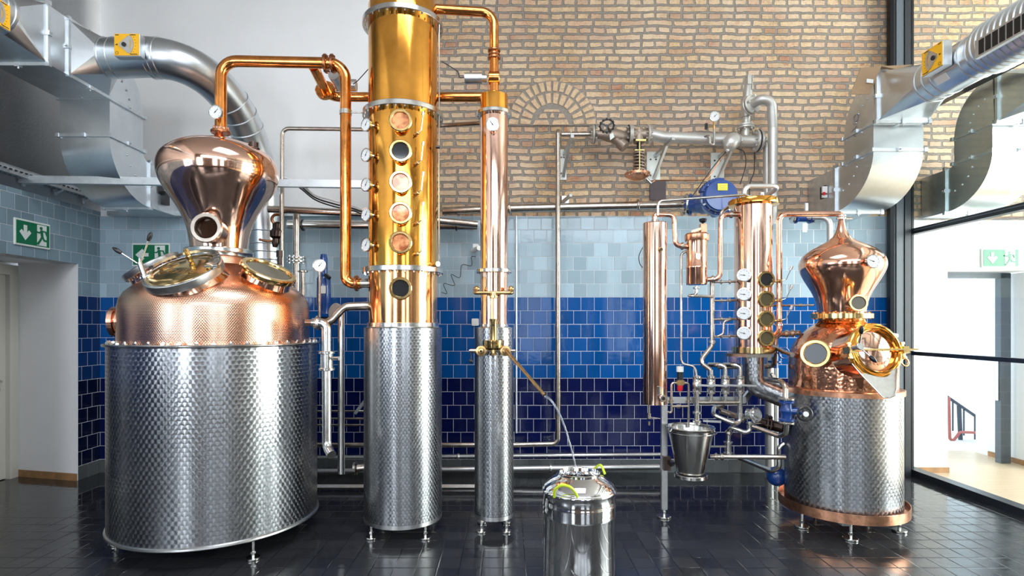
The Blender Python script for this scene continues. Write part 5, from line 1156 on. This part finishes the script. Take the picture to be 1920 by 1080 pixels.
MB().bar(P(610, 515, 5.22), P(618, 522, 5.2), .03, .03).build('lifting_lever', 'black_plastic', v)
MB().box(P(606, 543, 5.2), (.045, .004, .07)).build('tag', 'sign_white', v)
v = thing('pressure_gauge', 'round gauge on tall steel stem right of the large still', 'gauge', P(599, 600, 4.9))
gauge(v, P(599, 498, 4.9), V(.05, -1, 0), .055, None, .9, 'gauge_head')
MB().tube([P(599, 510, 4.9), P(599, 598, 4.9)], .012).build('stem', 'steel_bronze', v)
q = P(628, 584, 4.9); tag(MB().disc(q, (-.5, -.8, .2), .075, .02, 28).bolts(q, (-.5, -.8, .2), .055, 6, .007, .014).build('pipe_flange', 'silver_paint'), 'round pale flange on pipe behind large still outlet', 'flange')
# outlet pipes right of the large still
A = pipe('outlet_pipe', 'steel outlet pipe bending down beside drum with clamp valve', [P(586, 605, 4.12), P(612, 606, 4.12), P(613, 838, 4.12), P(622, 853, 4.05)], .034, 'steel', .09, 24, clamps=((0, .35),))
MB().cyl(P(613, 660, 4.12), P(613, 695, 4.12), .046, seg=24).disc(P(613, 661, 4.12), (0, 0, 1), .058, .022).disc(P(613, 692, 4.12), (0, 0, 1), .058, .022).cyl(P(622, 672, 4.08), P(636, 672, 4.05), .014).build('clamp_valve', 'steel', A)
pipe('steel_pipe', 'steel pipe rising from still outlet elbow towards tall column', [P(596, 612, 4.5), P(620, 603, 4.5), P(645, 575, 4.55), P(695, 573, 4.6)], .033, 'steel_bronze', .1, 20)
pipe('steel_pipe', 'long vertical steel pipe between large drum and tall column', [P(640, 583, 4.75), P(640, 888, 4.75)], .030, 'steel', seg=20)
tag(MB().lathe([(.05, 0), (.055, .02), (.03, .03), (.03, .09), (.045, .10), (.045, .12)], P(664, 878, 4.6), (1, 0, .1), 24, (True, True)).build('hose_coupling', 'steel_bronze'), 'steel hose coupling at lower left of tall column skirt', 'coupling')

# ---------------- steam line on the brick wall
WD = 6.02
v = thing('stop_valve', 'angled grey stop valve with black handwheel on the brick wall', 'valve', P(1135, 255, WD))
m = MB(); 
m.lathe([(.04, -.18), (.045, -.12), (.07, -.05), (.075, .03), (.06, .10), (.045, .17)], P(1148, 254, WD), (1, 0, -.08), 24, (True, True)).cyl(P(1150, 258, WD), P(1170, 275, WD-.05), .045).cyl(P(1163, 268, WD-.03), P(1172, 276, WD-.05), .06)
m.build('body', 'bronze_body', v)
for x in (1112, 1180): MB().disc(P(x, 252, WD), (1, 0, 0), .10, .03, 32).bolts(P(x, 252, WD), (1, 0, 0), .078, 8, .011, .035).build('flange', 'cast_grey', v)
for x in (1114, 1178): MB().disc(P(x, 252, WD), (1, 0, 0), .101, .008, 32).build('gasket', 'black_rubber', v)
hw = P(1138, 236, WD-.28); nn = V(-.25, -1, .15).normalized(); B = basis(nn)
m = MB().cyl(P(1146, 250, WD), hw, .012).torus(hw, nn, .068, .008, 36, 8)
for k in range(12): a = 2*PI*k/12; m.ball(hw+B @ V(.072*math.cos(a), .072*math.sin(a), 0), .013, 8)
for k in range(3): a = 2*PI*k/3+.5; m.bar(hw, hw+B @ V(.066*math.cos(a), .066*math.sin(a), 0), .014, .010, nn)
m.build('handwheel', 'black_plastic', v)
MB().prism([P(1143, 252, WD-.2), P(1149, 249, WD-.2), P(1152, 257, WD-.2), P(1144, 263, WD-.2)], (0, -.003, 0)).build('paper_tag', 'sign_white', v)
v = thing('pressure_regulator', 'bronze pressure regulator with spring and copper diaphragm on brick wall', 'regulator', P(1195, 335, WD))
m = MB().lathe([(.075, -.12), (.06, -.09), (.06, .09), (.075, .12)], P(1198, 252, WD), (1, 0, 0), 28, (True, True)).cyl(P(1198, 245, WD), P(1198, 268, WD), .06, seg=24); m.build('body', 'bronze_body', v)
for x in (1183, 1215): MB().disc(P(x, 252, WD), (1, 0, 0), .10, .028, 32).bolts(P(x, 252, WD), (1, 0, 0), .078, 8, .011, .034).build('flange', 'cast_grey', v)
for s in (-1, 1): MB().bar(P(1199, 266, WD+s*.075), P(1199, 320, WD+s*.075), .008, .022, (0, -1, 0)).build('yoke_bar', 'zinc_yellow', v)
MB().box(P(1200, 265, WD-.02), (.11, .09, .018)).box(P(1198, 283, WD-.0), (.10, .07, .012)).build('yoke_plate', 'zinc_yellow', v)
MB().cyl(P(1198, 268, WD), P(1198, 284, WD), .025).build('spindle', 'black_plastic', v)
hx = [P(1198, 284, WD)+V(.055*math.cos(t), .055*math.sin(t), -.0168*t/PI) for t in [k*PI/8 for k in range(0, 97)]]
MB().tube(hx, .011, 0, 8).build('spring', 'bronze_body', v)
MB().cyl(P(1198, 284, WD), P(1198, 318, WD), .03).build('spring_core', 'dark_bronze', v)
qd = P(1195, 327, WD)
MB().lathe([(.001, -.06), (.06, -.055), (.105, -.028), (.135, -.012), (.135, .012), (.10, .02), (.05, .045), (.03, .05)], qd, (0, 0, 1), 48, (False, True)).build('diaphragm', 'copper_matte', v)
MB().bolts(qd, (0, 0, 1), .122, 22, .008, .02).build('diaphragm_bolt', 'steel_bronze', v)
MB().cyl(P(1212, 335, WD-.05), P(1221, 344, WD-.05), .018).build('impulse_port', 'steel', v)
tag(MB().tube([P(1219, 344, WD-.05), P(1228, 338, WD-.03), P(1318, 338, WD-.03), P(1330, 330, WD-.03), P(1365, 278, WD-.05)], .006, .03, 8).build('impulse_line', 'copper_dark'), 'thin copper line from regulator across bricks to the grey steam pipe', 'pipe')
A = thing('steam_pipe', 'thick silver-grey steam pipe on brackets across the brick wall', 'pipe', P(1320, 270, WD))
MB().tube([P(1216, 252, WD), P(1226, 253, WD), P(1242, 257, WD), P(1400, 264, WD), P(1420, 265, WD)], .062, 0, 24).build('run', 'silver_paint', A)
MB().disc(P(1417, 264, WD), (1, 0, .0), .115, .03, 32).disc(P(1424, 264, WD), (1, 0, .0), .115, .03, 32).bolts(P(1420, 264, WD), (1, 0, 0), .09, 8, .012, .05).build('end_flange', 'silver_paint', A)
MB().disc(P(1420.5, 264, WD), (1, 0, .0), .117, .008, 32).build('gasket', 'black_rubber', A)
MB().tube([P(1424, 264, WD), P(1439, 265, WD), P(1439, 420, WD)], .045, .06, 20).build('down_pipe', 'silver_paint', A)
MB().lathe([(.025, -.12), (.05, -.10), (.078, -.07), (.082, -.045), (.078, -.04), (.083, -.02), (.083, .005), (.078, .01), (.08, .02), (.07, .05), (.04, .08), (.02, .085)], P(1374, 264, WD-.12), V(.3, .1, .3), 32, (True, True)).build('steam_trap', 'silver_paint', A)
MB().cyl(P(1370, 275, WD-.12), P(1363, 283, WD-.14), .016).build('trap_nipple', 'white_plastic', A)
MB().tube([P(1320, 257, WD-.05), P(1331, 253, WD-.1), P(1331, 270, WD-.1), P(1339, 271, WD-.1), P(1339, 243, WD-.1)], .012, .03, 10).build('syphon', 'steel', A)
MB().cyl(P(1339, 243, WD-.1), P(1339, 228, WD-.1), .012).cyl(P(1339, 237, WD-.1), P(1328, 238, WD-.1), .008).build('gauge_cock', 'brass_aged', A)
MB().box(P(1324, 237, WD-.1), (.022, .03, .06)).build('cock_handle', 'black_plastic', A)
gauge(A, P(1340, 218, WD-.1), V(.03, -1, -.02), .053, None, .8)
MB().disc(P(1398, 240, WD), (0, 0, 1), .09, .022).disc(P(1398, 236, WD), (0, 0, 1), .09, .022).bolts(P(1398, 238, WD), (0, 0, 1), .072, 6, .011, .04).cyl(P(1398, 262, WD), P(1398, 240, WD), .04, seg=20).cyl(P(1398, 236, WD), P(1400, 218, WD), .042, seg=20).build('branch_flange', 'silver_paint', A)
sv = MB().lathe([(.05, -.02), (.065, .04), (.06, .09), (.05, .12), (.05, .20), (.042, .32), (.032, .38), (.026, .42), (.001, .43)], P(1400, 216, WD), (.05, 0, 1), 28, (True, False)); sv.box(P(1404, 150, WD-.03), (.04, .05, .10)).bar(P(1411, 142, WD-.03), P(1410, 168, WD-.04), .008, .02).build('relief_valve', 'silver_paint', A)
nd = V(.35, -1, .05).normalized(); c = P(1411, 195, WD-.13)
MB().disc(c, nd, .10, .024).disc(c-nd*.035, nd, .10, .024).bolts(c, nd, .078, 4, .012, .045).build('outlet_flange', 'silver_paint', A)
MB().tube([c, c+nd*.09+V(.02, 0, .02), P(1447, 190, WD-.22), P(1449, 240, WD-.16), P(1449, 420, WD-.05)], .048, .10, 24).build('blow_off_pipe', 'silver_paint', A)
for k, (x0, y0, lb) in enumerate(((1060, 309, 'grey wall bracket on bricks beside the tall thin pipe'), (1230, 313, 'grey wall bracket on bricks under the silver pipe start'), (1350, 315, 'grey wall bracket on bricks behind blue actuator'))):
    T = thing('wall_bracket', lb, 'bracket', P(x0, y0+30, YB), 'brackets carrying the wall pipes') if False else thing('wall_bracket', lb, 'bracket', P(x0, y0+30, YB))
    w_ = .055 if k == 0 else .12; h_ = .34
    MB().box(P(x0-5, y0, YB-.006), (w_+.03, .012, h_), None, .002).build('back_plate', 'sign_white', T)
    m = MB(); c = P(x0-2, y0-20, YB-.02); e = c+V(.05 if k == 0 else .10, -.36, .08)
    m.bar(c, e, .035, .035); e2 = P(x0-4, y0+22, YB-.02); m.bar(e2, c.lerp(e, .65), .03, .03); m.cyl(c+V(0, .0, 0), c+V(0, -.03, 0), .012).build('arm', 'galvanised_flat', T)
    MB().cyl(c.lerp(e, .8), c.lerp(e, .8)+V(0, 0, .12), .006).build('rod', 'steel', T)
    m = MB()
    for dx, dy in ((-.03, -14), (.03, -14), (-.03, 16)): m.disc(P(x0-5, y0+dy, YB-.014)+V(dx*(w_/.12), 0, 0), (0, 1, 0), .010, .01, 6)
    m.build('bolt_head', 'dark_bronze', T)
q = tag(MB().box(P(1060, 375, YB-.01), (.08, .015, .09)).bar(P(1056, 378, YB-.03), P(1070, 366, YB-.25), .03, .03).build('wall_bracket', 'galvanised_flat'), 'small grey bracket on bricks just above the tiles', 'bracket')
tag(MB().box(P(1233, 357, YB-.012), (.18, .02, .22)).build('rust_plate', 'rust_plate'), 'dark square steel plate flat on bricks below the regulator', 'plate')
# blue actuator on the lower pipe
v = thing('valve_actuator', 'large blue round actuator with yellow label at right end of wall pipe', 'actuator', P(1340, 395, 5.6))
ad = V(-.12, -1, .03).normalized(); c = P(1352, 366, 5.45)
MB().lathe([(.14, -.16), (.175, -.15), (.175, -.09), (.155, -.085), (.155, .0), (.145, .012), (.001, .018)], c, ad, 56, (True, False)).build('housing', 'blue_paint', v)
MB().bolts(c-ad*.12, ad, .160, 14, .010, .045).build('housing_bolt', 'steel', v)
m = MB()
for k in range(9): a = PI*.45+k*.16; B = basis(ad); m.box(c-ad*.11+B @ V(.178*math.cos(a), .178*math.sin(a), 0), (.03, .09, .03), None, .003)
m.build('rib', 'blue_paint', v)
MB().cyl(P(1292, 384, 5.9), P(1330, 382, 5.7), .085, .10, 32).cyl(P(1318, 384, 5.72), P(1345, 372, 5.5), .10, .11, 32).disc(P(1294, 384, 5.9), (1, -.2, 0), .115, .03, 32).disc(P(1338, 388, 5.75), (.7, -.7, 0), .11, .03, 28).build('valve_body', 'blue_paint', v)
MB().disc(P(1287, 384, 5.92), (1, -.2, 0), .115, .03, 32).bolts(P(1289, 384, 5.91), (1, -.2, 0), .095, 8, .010, .045).build('flange', 'steel', v)
B = basis(ad); R_ = Matrix((V(1, 0, 0), V(0, 0, 1), V(0, -1, 0))).transposed()
lb_ = MB().box(c+ad*.020+V(.01, 0, .075), (.095, .065, .004), R_).build('type_label', 'yellow_label', v)
m = MB()
for k, w_ in enumerate((.06, .075, .05, .07)): m.box(c+ad*.023+V(.01, 0, .097-.014*k), (w_, .004, .002), R_)
m.build('label_print', 'print_grey', lb_)
MB().cyl(c+ad*.015-V(0, 0, .02), c+ad*.03-V(0, 0, .02), .010).build('centre_screw', 'steel', v)
for pts_, lb in (([P(1361, 285, 5.85), P(1338, 312, 5.8), P(1300, 365, 5.85), P(1293, 370, 5.85)], 'black cable slanting from steam trap down to blue actuator flange'),
                 ([P(1380, 278, 5.9), P(1395, 285, 5.9), P(1398, 310, 5.9), P(1388, 345, 5.8)], 'black cable curving from steam trap down behind small column'),
                 ([P(1415, 270, 6.1), P(1414, 320, 6.2), P(1406, 345, 6.2), P(1406, 380, 6.2)], 'thin black wire hanging left of the silver down pipes'),
                 ([P(1206, 462, 6.2), P(1198, 480, 6.2), P(1200, 495, 6.2), P(1205, 502, 6.2)], 'thin black wire on tiles left of condenser tube')):
    tag(MB().tube(pts_, .005, seg=6, smooth=True).build('cable', 'black_rubber'), lb, 'cable')
# right of small column, top of the tiles
pipe('steel_pipe', 'grey pipe at top of tiles turning down behind small still neck', [P(1480, 407, 5.9), P(1556, 408, 5.7), P(1556, 470, 5.7)], .030, 'silver_paint', .09)
v = thing('wall_valve', 'small blue valve on the grey pipe left of small still top', 'valve', P(1500, 410, 5.85))
MB().cyl(P(1490, 408, 5.85), P(1520, 408, 5.82), .045, seg=24).disc(P(1492, 408, 5.85), (1, 0, 0), .062, .02).disc(P(1518, 408, 5.82), (1, 0, 0), .062, .02).build('body', 'blue_paint', v)
MB().disc(P(1486, 408, 5.85), (1, 0, 0), .06, .02).disc(P(1524, 408, 5.82), (1, 0, 0), .06, .02).build('flange', 'steel', v)
MB().box(P(1509, 427, 5.7), (.045, .004, .09)).build('hanging_tag', 'sign_white', v)
MB().box(P(1512, 388, 5.8), (.03, .02, .08)).build('limit_switch', 'white_plastic', v)

v = thing('check_valve', 'dark bolted flange pair behind the blue valve near small still', 'valve', P(1445, 800, 4.85))
MB().cyl(P(1424, 792, 4.95), P(1470, 803, 4.80), .045, seg=24).disc(P(1437, 795, 4.9), (1, -.3, -.15), .085, .018, 28).disc(P(1443, 797, 4.88), (1, -.3, -.15), .085, .018, 28).bolts(P(1440, 796, 4.89), (1, -.3, -.15), .066, 8, .008, .03).build('body', 'dark_bronze', v)
MB().cyl(P(1404, 795, 4.9), P(1432, 794, 4.9), .008).build('lever', 'steel_bronze', v)
